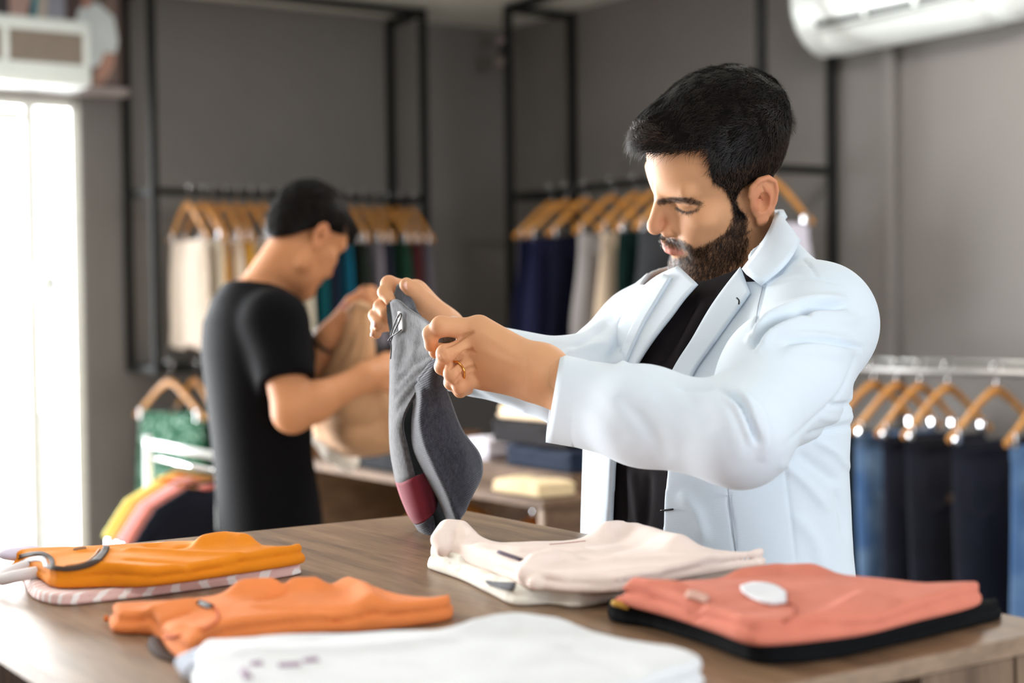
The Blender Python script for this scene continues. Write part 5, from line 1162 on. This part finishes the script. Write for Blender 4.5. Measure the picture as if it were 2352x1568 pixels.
# quiff standing up and forward over the forehead
w_ = (sm(hq[:, 1], .062, .080) * (hairm_s > .5) * (hq[:, 2] < .125)); tri, b = pick(HV, HF, w_, 2200, 9); r0 = at(surf, tri, b); n0 = at(HN, tri, b); lq2 = at(hq, tri, b)
d2 = (np.array([.0, .9, .55])[None] + wob(lq2, 60, 4, 2)[:, None] * np.array([.7, 0, .2])) @ HR.T
strands('hair_strands', r0, n0, d2, .015, .00042, .7, hair_mat('quiff_hair', (30, 22, 19), (78, 58, 46)), hair, 5, .25, 10, bend=vdir((0, .1, -.35))[None])
# beard and moustache
tri, b = pick(HV, HF, np.clip(beardm_s, 0, 1) ** .8, 9500, 4); r0 = at(HV, tri, b); n0 = at(HN, tri, b); n0 /= np.linalg.norm(n0, axis=1)[:, None]; lq3 = at(hq, tri, b)
d3 = np.where((lq3[:, 2] > -.052)[:, None] & (np.abs(lq3[:, 0]) < .032)[:, None] & (lq3[:, 1] > .07)[:, None], np.c_[np.sign(lq3[:, 0]) * .9, np.zeros(len(lq3)), -np.ones(len(lq3)) * .8], np.array([0, .45, -1.0])[None] + wob(lq3, 70, 4, 1)[:, None] * np.array([.4, .4, 0])) @ HR.T
beard = strands('beard', r0, n0, d3, .0062, .00034, .55, M_beard, man, 3, .3, 5)
# brows and lashes
tri, b = pick(HV, HF, np.clip(browm_s, 0, 1), 900, 6); r0 = at(HV, tri, b); n0 = at(HN, tri, b); lq4 = at(hq, tri, b)
d4 = np.c_[np.sign(lq4[:, 0]), np.zeros(len(lq4)) - .35, np.ones(len(lq4)) * -.05] @ HR.T
strands('eyebrows', r0, n0, d4, .0036, .00034, .05, M_hair, man, 3, .08, 7)
tri, b = pick(HV, HF, np.clip(lashm_s, 0, 1) ** 2, 110, 8); r0 = at(HV, tri, b); n0 = at(HN, tri, b); lq5 = at(hq, tri, b)
d5 = np.c_[np.sign(lq5[:, 0]) * .4, np.ones(len(lq5)) * .8, -np.ones(len(lq5)) * .9] @ HR.T
strands('eyelashes', r0, n0, d5, .0042, .00028, .5, M_hair, man, 3, .2, 8)
# ================================================================== grey shorts held by the man
def heather(name, c0, c1, rib=False):
    s = NT(name); v = s.coord(); f = s.noise(s.coord((1, 1, .35)), 420, 3, .7); g = s.noise(v, 60, 3)
    s.base(s.mix(.25, s.ramp(f, [(.35, lin(c0)), (.65, lin(c1))]), s.ramp(g, [(.3, lin(c0)), (.7, lin(c1))]))); s.b.inputs['Roughness'].default_value = .95; s.b.inputs['Sheen Weight'].default_value = .25; s.b.inputs['Specular IOR Level'].default_value = .15
    if rib:
        w = s.n('ShaderNodeTexWave', wave_type='BANDS', bands_direction='Z'); w.inputs['Scale'].default_value = 130; w.inputs['Distortion'].default_value = .8; s.l(s.coord((1, 1, 1), (0, .5, .3)), w.inputs[0]); s.bump(w.outputs['Fac'], .35, .0012)
    else: s.bump(f, .35, .0008)
    return s.m
M_h1 = heather('grey_heather_jersey', (60, 60, 64), (100, 100, 104)); M_h2 = heather('slate_heather_jersey', (40, 42, 50), (70, 72, 82), True)
M_red = fabric('burgundy_panel', (120, 42, 54), var=.08); M_wlab = fabric('white_label', (220, 222, 226))
sh = empty('held_shorts', P(960, 950, 1.85), 'grey heather shorts with burgundy panel held up in the hands of the man', 'shorts')
def sheet(name, rows, mat, parent, n=14, thick=.003, sub=5, bulge=0.0, crease=()):
    """rows: list of point lists [(px,py,d), ...] across the cloth; smoothed both ways"""
    R = []
    for r in rows:
        r = np.array(r, float); k = smooth_line(r, 6); t = np.r_[0, np.cumsum(np.linalg.norm(np.diff(k[:, :2], axis=0), axis=1))]; t = t / t[-1]
        R.append(np.array([np.interp(np.linspace(0, 1, n), t, k[:, j]) for j in range(3)]).T)
    R = np.array(R); G = np.array([smooth_line(R[:, j], sub) for j in range(n)]).transpose(1, 0, 2); m_ = len(G)
    if bulge: G[:, :, 2] -= bulge * np.sin(np.linspace(0, pi, n))[None, :]
    flat = G.reshape(-1, 3).copy()
    for ln, w, a in crease: flat[:, 2] -= a * np.exp(-(poly_d(flat[:, :2], smooth_line(ln, 4)) / w) ** 2)
    V = np.array([P(*q) for q in flat])
    F = np.array([(i * n + k, (i + 1) * n + k, (i + 1) * n + k + 1, i * n + k + 1) for i in range(m_ - 1) for k in range(n - 1)])
    o = mesh_obj(name, V, F, mat, parent); sd = o.modifiers.new('thick', 'SOLIDIFY'); sd.thickness = thick; sd.offset = 0; return o
# front leg facing left, from the waist down to the hem
sheet('front_leg', [
 [(898, 694, 1.925), (912, 687, 1.912), (938, 708, 1.88), (962, 724, 1.85), (992, 745, 1.80), (1030, 766, 1.786), (1052, 774, 1.792)],
 [(905, 752, 1.92), (914, 750, 1.905), (940, 765, 1.875), (968, 774, 1.845), (1000, 790, 1.80), (1034, 784, 1.79), (1052, 784, 1.794)],
 [(898, 826, 1.93), (912, 828, 1.90), (935, 830, 1.875), (965, 826, 1.845), (990, 822, 1.82), (1018, 806, 1.80)],
 [(897, 880, 1.93), (908, 880, 1.905), (924, 878, 1.885), (944, 872, 1.865), (966, 862, 1.845), (1000, 838, 1.815)],
 [(896, 940, 1.935), (902, 940, 1.915), (912, 936, 1.898), (926, 928, 1.882), (942, 914, 1.868), (960, 896, 1.852)],
 [(896, 985, 1.94), (899, 984, 1.92), (904, 981, 1.905), (911, 976, 1.892), (918, 972, 1.884), (926, 966, 1.878)],
 [(899, 1040, 1.945), (905, 1040, 1.925), (913, 1038, 1.908), (922, 1036, 1.896), (930, 1034, 1.889), (938, 1030, 1.888)],
 [(911, 1106, 1.95), (919, 1108, 1.93), (928, 1106, 1.914), (936, 1102, 1.903), (945, 1098, 1.896), (954, 1094, 1.895)]], M_h1, sh, 26, .0034, 6,
 crease=[([(905, 905), (950, 860), (1000, 822)], 5, .006), ([(912, 890), (950, 842), (1005, 806)], 5, -.004), ([(930, 770), (962, 800), (1000, 806)], 7, .005), ([(925, 745), (935, 790), (918, 850)], 9, -.005), ([(962, 730), (958, 780), (948, 820)], 4, .003), ([(899, 870), (930, 856), (960, 842)], 5, .004), ([(912, 930), (940, 890), (975, 858)], 6, .005), ([(945, 745), (975, 760), (1000, 772)], 6, -.003)])
sheet('burgundy_band', [
 [(911, 1106, 1.9485), (919, 1108, 1.9285), (928, 1106, 1.9125), (936, 1102, 1.9015), (945, 1098, 1.8945), (955, 1093, 1.8935), (968, 1088, 1.905), (976, 1086, 1.92)],
 [(922, 1140, 1.95), (930, 1143, 1.93), (939, 1142, 1.914), (950, 1138, 1.903), (960, 1132, 1.898), (970, 1126, 1.899), (986, 1120, 1.912), (994, 1118, 1.925)],
 [(938, 1178, 1.95), (945, 1182, 1.932), (953, 1181, 1.916), (964, 1177, 1.906), (974, 1170, 1.902), (984, 1164, 1.905), (996, 1158, 1.918), (1002, 1156, 1.93)],
 [(951, 1198, 1.95), (957, 1203, 1.934), (964, 1202, 1.918), (974, 1198, 1.908), (984, 1190, 1.905), (992, 1184, 1.908)]], M_red, sh, 14, .0036, 5)
sheet('hem_cuff', [
 [(951, 1198, 1.95), (957, 1203, 1.934), (964, 1202, 1.918), (974, 1198, 1.908), (984, 1190, 1.905), (993, 1184, 1.908)],
 [(962, 1215, 1.95), (968, 1220, 1.936), (975, 1220, 1.920), (984, 1214, 1.910), (992, 1206, 1.907), (998, 1200, 1.908)],
 [(980, 1236, 1.945), (985, 1243, 1.936), (991, 1246, 1.922), (996, 1242, 1.912), (999, 1234, 1.907), (1002, 1222, 1.905)]], M_h2, sh, 14, .0036, 5)
# back leg: broad slate panel with ribbed rolled edge
sheet('back_leg', [
 [(948, 900, 1.880), (960, 880, 1.845), (985, 850, 1.815), (1000, 834, 1.80), (1010, 818, 1.80)],
 [(952, 930, 1.885), (966, 915, 1.845), (985, 895, 1.82), (1001, 876, 1.815), (1016, 866, 1.825)],
 [(948, 975, 1.885), (962, 968, 1.848), (985, 950, 1.825), (1010, 932, 1.825), (1034, 922, 1.845)],
 [(952, 1030, 1.885), (968, 1026, 1.850), (995, 1015, 1.825), (1030, 1000, 1.830), (1060, 988, 1.855)],
 [(980, 1090, 1.890), (997, 1086, 1.855), (1015, 1070, 1.828), (1062, 1052, 1.835), (1098, 1040, 1.865)],
 [(1006, 1140, 1.895), (1022, 1135, 1.860), (1038, 1118, 1.832), (1078, 1098, 1.840), (1106, 1078, 1.87)],
 [(1024, 1180, 1.90), (1036, 1174, 1.865), (1052, 1156, 1.842), (1080, 1132, 1.850), (1098, 1108, 1.87)],
 [(1036, 1214, 1.90), (1046, 1206, 1.875), (1056, 1190, 1.858), (1068, 1170, 1.862), (1074, 1150, 1.87)]], M_h2, sh, 24, .004, 6,
 crease=[([(970, 900), (968, 980), (1000, 1070), (1050, 1190)], 9, .010), ([(988, 900), (990, 980), (1022, 1070), (1064, 1170)], 12, -.004), ([(1040, 960), (1060, 1030), (1062, 1090)], 16, .004)])
# ribbed waistband folded down by the near hand; black sheet colours in shade inside
sheet('waistband', [
 [(958, 872, 1.842), (974, 890, 1.838), (962, 908, 1.846)], [(985, 838, 1.822), (1002, 852, 1.815), (990, 868, 1.826)], [(1008, 806, 1.80), (1024, 818, 1.792), (1014, 838, 1.805)]], M_h2, sh, 10, .004, 6, bulge=.006)
sheet('inner_shade', [
 [(908, 905, 1.935), (935, 890, 1.925), (965, 870, 1.90)], [(902, 980, 1.945), (930, 970, 1.93), (960, 950, 1.90)], [(915, 1060, 1.955), (950, 1050, 1.935), (990, 1030, 1.90)], [(945, 1140, 1.96), (985, 1130, 1.94), (1030, 1110, 1.90)], [(985, 1205, 1.955), (1015, 1195, 1.94), (1045, 1180, 1.90)], [(990, 1240, 1.95), (1010, 1230, 1.94), (1035, 1212, 1.905)]], fabric('inside_shade_black', (16, 17, 20)), sh, 12, .003, 5)
# waist opening pinched by the far hand: raised back, black sheet as its shade
sheet('back_waist', [
 [(914, 655, 1.945), (921, 651, 1.940), (930, 660, 1.935)], [(905, 684, 1.95), (925, 672, 1.937), (948, 692, 1.925)], [(896, 706, 1.955), (926, 698, 1.935), (962, 722, 1.895)], [(892, 740, 1.96), (930, 735, 1.94), (975, 748, 1.89)]], heather('slate_waist', (60, 62, 70), (88, 90, 98)), sh, 12, .004, 5)
sheet('waist_opening_shade', [
 [(889, 700, 1.945), (898, 690, 1.94), (908, 698, 1.935)], [(891, 730, 1.94), (899, 724, 1.932), (908, 720, 1.925)], [(896, 760, 1.935), (901, 758, 1.926), (907, 748, 1.918)], [(899, 780, 1.93), (901, 778, 1.926), (903, 774, 1.92)]], fabric('inside_shade_black', (16, 17, 20)), sh, 8, .002, 4)
sheet('brand_label', [[(914, 716, 1.893), (918, 714, 1.89), (923, 720, 1.885)], [(915, 740, 1.893), (920, 738, 1.888), (925, 742, 1.884)], [(917, 762, 1.893), (921, 761, 1.888), (925, 758, 1.884)]], M_wlab, sh, 6, .0012, 4)
m = MB()
for ln in ([(898, 770, 1.91), (906, 745, 1.902), (916, 722, 1.888), (922, 722, 1.884), (918, 735, 1.888), (906, 760, 1.90), (898, 782, 1.908)], [(892, 782, 1.91), (900, 772, 1.905), (912, 764, 1.893), (922, 757, 1.885)], [(897, 782, 1.905), (899, 800, 1.908), (897, 824, 1.91)]):
    m.tube(smooth_line([P(*q) for q in ln], 5), .0009, 6)
m.build('drawstring', M_dark, sh, True)
# ================================================================== the shop assistant in the black T-shirt (mid distance)
AF = nrm([.93, .37, 0]); AR = np.array([AF[1], -AF[0], 0])         # facing direction, his right (towards the camera)
AC0 = np.array([-.548, 3.40, 0])
def al(Q): v = Q - AC0; return v @ AR, v @ AF, Q[:, 2]
def aw(r, f, z): return AC0 + AR * r + AF * f + np.array([0, 0, z])
AHR = rot_ypr(math.radians(-44), math.radians(-36), math.radians(4)); AHT = P(694, 548, 3.37); AHS = .96
def ah2w(q): return (np.asarray(q, float) * AHS) @ AHR.T + AHT
def aw2h(Q): return ((Q - AHT) @ AHR) / AHS
az = [.80, .95, 1.08, 1.20, 1.30, 1.37, 1.42, 1.455, 1.49]; arl = [.165, .160, .150, .152, .162, .160, .130, .085, .05]; arf = [.105, .105, .098, .104, .112, .104, .085, .062, .05]; af0 = [.015, .012, 0, -.005, -.005, -.010, -.012, -.010, 0]
def atorso(Q, g=0.0):
    r, f, z = al(Q); rl = np.interp(z, az, arl) + g; rf = np.interp(z, az, arf) + g; f0 = np.interp(z, az, af0)
    k = (np.abs(r / rl) ** 2.3 + np.abs((f - f0) / rf) ** 2.3) ** (1 / 2.3); d = (k - 1) * np.minimum(rl, rf) * .93
    return smax(smax(d, z - 1.47 - g, .03), .80 - z, .01)
ASJ, ASJ2 = aw(.150, 0, 1.372), aw(-.150, .01, 1.372)
AE, AW_, = P(672, 948, 3.20), P(838, 868, 3.30)
AE2, AW2 = P(694, 890, 3.52), P(762, 770, 3.47)
def simple_hand(w, tip_dir, nor, s=1.0, curl=.9):
    t = nrm(tip_dir); n_ = nrm(nor - t * (nor @ t)); b = np.cross(t, n_); fs = []
    for i, (o_, L) in enumerate(((.030, .040), (.010, .044), (-.011, .041), (-.030, .033))):
        m0 = w + (t * .088 + b * o_) * s; p1 = m0 + (t * .040 - n_ * .006) * s; a1 = curl; p2 = p1 + (t * math.cos(a1) - n_ * math.sin(a1)) * L * .65 * s; a2 = curl * 1.8; p3 = p2 + (t * math.cos(a2) - n_ * math.sin(a2)) * L * .5 * s
        fs.append(([m0, p1, p2, p3], [.0105 * s, .0095 * s, .0085 * s, .0075 * s]))
    th = ([w + (t * .02 + b * .022) * s, w + (t * .055 + b * .042 - n_ * .014) * s, w + (t * .085 + b * .042 - n_ * .026) * s, w + (t * .106 + b * .034 - n_ * .034) * s], [.015 * s, .012 * s, .0105 * s, .0088 * s])
    return fs, th
h1f, h1t = simple_hand(AW_, P(905, 842, 3.36) - AW_, -FW + UP * .5, .95); h2f, h2t = simple_hand(AW2, P(832, 692, 3.44) - AW2, -FW * .7 + RT * -.5 + UP * .4, .95, 1.0)
hf1 = hand_fn(h1f, h1t, AW_, AW_ + (AE - AW_) * .25, .025); hf2 = hand_fn(h2f, h2t, AW2, AW2 + (AE2 - AW2) * .25, .025)
ANB = aw2h(np.array([aw(0, -.012, 1.41)]))[0]
AHP = [aw(s_ * .085, 0, .86) for s_ in (1, -1)]; AKN = [aw(s_ * .095, .01, .47) for s_ in (1, -1)]; AAN = [aw(s_ * .10, -.02, .085) for s_ in (1, -1)]
def askin(Q):
    q = aw2h(Q); d = smin(head_sdf(q, jaw=.82), cap(q, (0, -.012, -.03), ANB, .050, .056), .02) * AHS
    d = smin(d, atorso(Q, -.012), .02); d = smin(d, chain(Q, [ASJ, AE], [.046, .040]), .02); d = smin(d, chain(Q, [AE, AE + (AW_ - AE) * .3, AW_], [.040, .040, .026], .02), .015)
    d = smin(d, chain(Q, [ASJ2, AE2], [.046, .040]), .02); d = smin(d, chain(Q, [AE2, AE2 + (AW2 - AE2) * .3, AW2], [.040, .038, .025], .02), .015)
    near1 = np.linalg.norm(Q - AW_, axis=1) < .26; near2 = np.linalg.norm(Q - AW2, axis=1) < .26
    if near1.any(): d[near1] = smin(d[near1], hf1(Q[near1]), .006)
    if near2.any(): d[near2] = smin(d[near2], hf2(Q[near2]), .006)
    for h_, k_, a_ in zip(AHP, AKN, AAN): d = smin(d, chain(Q, [h_, k_, a_], [.075, .050, .036], .02), .03)
    return d
V, F = isosurface(askin, [-.86, 3.02, .05], [-.10, 3.80, 1.70], .0045, 1.25); V = relax(V, F, 1, .4)
asst = empty('person', (AC0[0], AC0[1], 0), 'young dark-haired man in a black T-shirt handling tan trousers behind the counter', 'person')
ab_ = mesh_obj('body', V, F, skin_mat('tan_skin', (196, 134, 92), (190, 112, 84), (40, 28, 22)), asst)
aq = aw2h(V); z0 = np.zeros(len(V)); near_h = np.linalg.norm(aq, axis=1) < .2
ahair = ((aq[:, 2] > .030 + .40 * np.maximum(aq[:, 1], 0) - 1.5 * np.maximum(-aq[:, 1] - .015, 0)) & near_h & (np.abs(aq[:, 0]) < .078)) * 1.0
lash = ((poly_d(np.c_[np.abs(aq[:, 0]), aq[:, 2]], [(.018, .004), (.030, .0015), (.044, .004)]) < .003) | (poly_d(np.c_[np.abs(aq[:, 0]), aq[:, 2]], [(.012, .030), (.030, .034), (.048, .030)]) < .004)) & (aq[:, 1] > .045) & near_h
set_attr(ab_, 'stubble', np.clip(vsmooth(ahair, F, 1) * .9 + lash * .8, 0, 1)); set_attr(ab_, 'lips', ((poly_d(np.c_[np.abs(aq[:, 0]), aq[:, 2]], [(0, -.055), (.025, -.0555)]) < .008) & (aq[:, 1] > .07) & near_h) * .7); set_attr(ab_, 'flush', .4 * sm(np.abs(aq[:, 0]), .078, .084) * near_h)
# hair: short sides, longer fringe falling forward
def ahair_fn(Q):
    q = aw2h(Q); a = np.abs(q[:, 0])
    d = ell(q, (0, -.008, .052), (.0790, .096, .088)); d = smin(d, ell(q, (0, -.040, .005), (.062, .056, .060)), .02); d = smin(d, ell(q, (0, .052, .078), (.050, .050, .034)), .02)
    d = smin(d, cap(q, (0, .085, .085), (0, .112, .052), .034, .012), .02)
    cut = .026 + .36 * np.maximum(q[:, 1], 0) - 1.5 * np.maximum(-q[:, 1] - .015, 0) - q[:, 2]
    return smax(d + .0016 * wob(q, 150, 5, 2), cut, .008) * AHS
V2, F2 = isosurface(ahair_fn, AHT - .16, AHT + .17, .004, 1.25); V2 = relax(V2, F2, 1, .4); N2 = vnormals(V2, F2); q2 = aw2h(V2)
ahr = mesh_obj('hair', V2, F2, M_hbase, asst)
tri, b = pick(V2, F2, np.ones(len(V2)), 5000, 21); r0 = at(V2, tri, b); n0 = at(N2, tri, b); lq6 = at(q2, tri, b); tp = sm(lq6[:, 2], .05, .11)[:, None]
strands('hair_strands', r0, n0 , ((1 - tp) * np.array([0, -.1, -1.]) + tp * np.array([0, 1, -.1])) @ AHR.T, .014, .0006, .35, M_hair, ahr, 3, .25, 22)
# clothes
def atee(Q):
    d = smin(atorso(Q, .004), cap(Q, aw(.06, -.005, 1.405), ASJ, .045, .060), .03); d = smin(d, cap(Q, aw(-.06, 0, 1.405), ASJ2, .045, .058), .03)
    e1 = ASJ + (AE - ASJ) * .66; e2 = ASJ2 + (AE2 - ASJ2) * .6
    s1 = smax(cap(Q, ASJ, AE, .064, .060), (Q - e1) @ nrm(AE - ASJ), .003); s2 = smax(cap(Q, ASJ2, AE2, .060, .056), (Q - e2) @ nrm(AE2 - ASJ2), .003)
    d = smin(smin(d, s1, .03), s2, .03); d = d + .003 * wob(Q * [1, 1, .6], 26, 5, 4) * sm(1.42 - Q[:, 2], 0, .1)
    hole = cap(Q, aw(0, -.012, 1.38), ah2w((0, -.012, -.03)), .056, .060); d = smax(d, -hole, .004)
    return smax(smax(d, Q[:, 2] - 1.462, .01), .835 - Q[:, 2], .004)
V3, F3 = isosurface(atee, [-.86, 3.05, .80], [-.26, 3.75, 1.50], .006, 1.3); V3 = relax(V3, F3, 1, .4); mesh_obj('black_shirt', V3, F3, fabric('assistant_black_tee', (10, 9, 12), var=.1), asst)
def atr(Q):
    d = smax(atorso(Q, -.002), Q[:, 2] - .93, .004)
    for h_, k_, a_ in zip(AHP, AKN, AAN): d = smin(d, chain(Q, [h_, k_, a_], [.092, .070, .056], .02), .03)
    return smax(d, .07 - Q[:, 2], .004)
V4, F4 = isosurface(atr, [-.80, 3.1, .05], [-.28, 3.7, .95], .010, 1.3); mesh_obj('trousers', relax(V4, F4, 1), F4, fabric('assistant_trousers', (14, 15, 19)), asst)
for a_ in AAN:
    b0 = a_ * [1, 1, 0]; fn = lambda Q, b0=b0: smax(smin(cap(Q, b0 - AF * .03 + [0, 0, .045], b0 + AF * .15 + [0, 0, .032], .044, .038), cap(Q, b0 + [0, 0, .05], b0 + [0, 0, .10], .038, .034), .03), .004 - Q[:, 2], .004)
    v_, f_ = isosurface(fn, b0 - [.25, .25, 0], b0 + [.25, .25, .16], .01, 1.2); mesh_obj('shoe', v_, f_, plain('white_sneaker', (214, 214, 212), .6), asst)
# wrist watch
t_ = nrm(AW2 - AE2); c_ = AW2 - t_ * .022; u_ = nrm(np.cross(t_, FW)); w_ = np.cross(t_, u_)
m = MB(); 
for k in (-.006, 0, .006): m.tube([c_ + t_ * k + .0285 * (math.cos(x) * u_ + math.sin(x) * w_) for x in np.linspace(0, 2 * pi, 24, endpoint=False)], .0038, 6, closed=True)
wt = m.build('watch_strap', M_dark, asst, True)
nd = nrm(-RT * .8 + UP * .6); cc = c_ + nrm(nd - t_ * (nd @ t_)) * .031; m = MB(); m.tube([cc, cc + nrm(nd - t_ * (nd @ t_)) * .008], .017, 16); m.build('watch_case', M_chrome, wt, True)
# tan trousers in his hands, falling on to the display table
M_tan = fabric('tan_chino', (198, 152, 112)); tt_ = empty('held_trousers', P(820, 950, 3.5), 'tan trousers held by the assistant and falling onto the display table', 'trousers')
sheet('held_leg', [
 [(802, 712, 3.42), (822, 700, 3.39), (842, 706, 3.40), (852, 722, 3.43)], [(786, 770, 3.44), (815, 765, 3.38), (846, 772, 3.40), (858, 790, 3.44)], [(752, 830, 3.46), (795, 825, 3.39), (845, 832, 3.40), (864, 845, 3.45)],
 [(726, 885, 3.48), (780, 890, 3.39), (850, 890, 3.39), (884, 880, 3.44)], [(716, 940, 3.52), (780, 955, 3.42), (850, 950, 3.42), (900, 935, 3.46)], [(722, 990, 3.6), (790, 1010, 3.48), (850, 1005, 3.48), (905, 990, 3.52)], [(745, 1030, 3.75), (800, 1045, 3.62), (860, 1045, 3.62), (910, 1035, 3.66)]], M_tan, tt_, 20, .006, 6,
 crease=[([(830, 720), (800, 800), (760, 880)], 9, -.018), ([(845, 740), (835, 820), (800, 880)], 8, .018), ([(740, 960), (820, 980), (890, 960)], 16, -.03), ([(760, 1010), (830, 1030), (900, 1010)], 12, .02), ([(850, 880), (870, 930), (880, 1000)], 10, -.02)])
m = MB(); m.tube(smooth_line([P(*q) for q in ((800, 714, 3.42), (822, 698, 3.388), (846, 706, 3.40), (854, 724, 3.432))], 5), .007, 8); m.build('waistband', fabric('tan_waistband', (206, 166, 128)), tt_, True)
def crump(Q):
    d = chain(Q, [P(712, 975, 3.72), P(745, 1000, 3.68), P(772, 1030, 3.66), P(800, 1055, 3.7)], [.022, .032, .034, .024], .02); return d + .010 * wob(Q, 40, 6, 7)
V5, F5 = isosurface(crump, P(755, 1010, 3.7) - .2, P(755, 1010, 3.7) + .2, .006, 1.5)
e = empty('crumpled_cloth', P(755, 1030, 3.68), 'crumpled off-white cloth on the display table beside the assistant', 'cloth', 'folded clothes on the display table'); mesh_obj('folds', relax(V5, F5, 2), F5, fabric('offwhite_cloth', (232, 224, 212)), e)
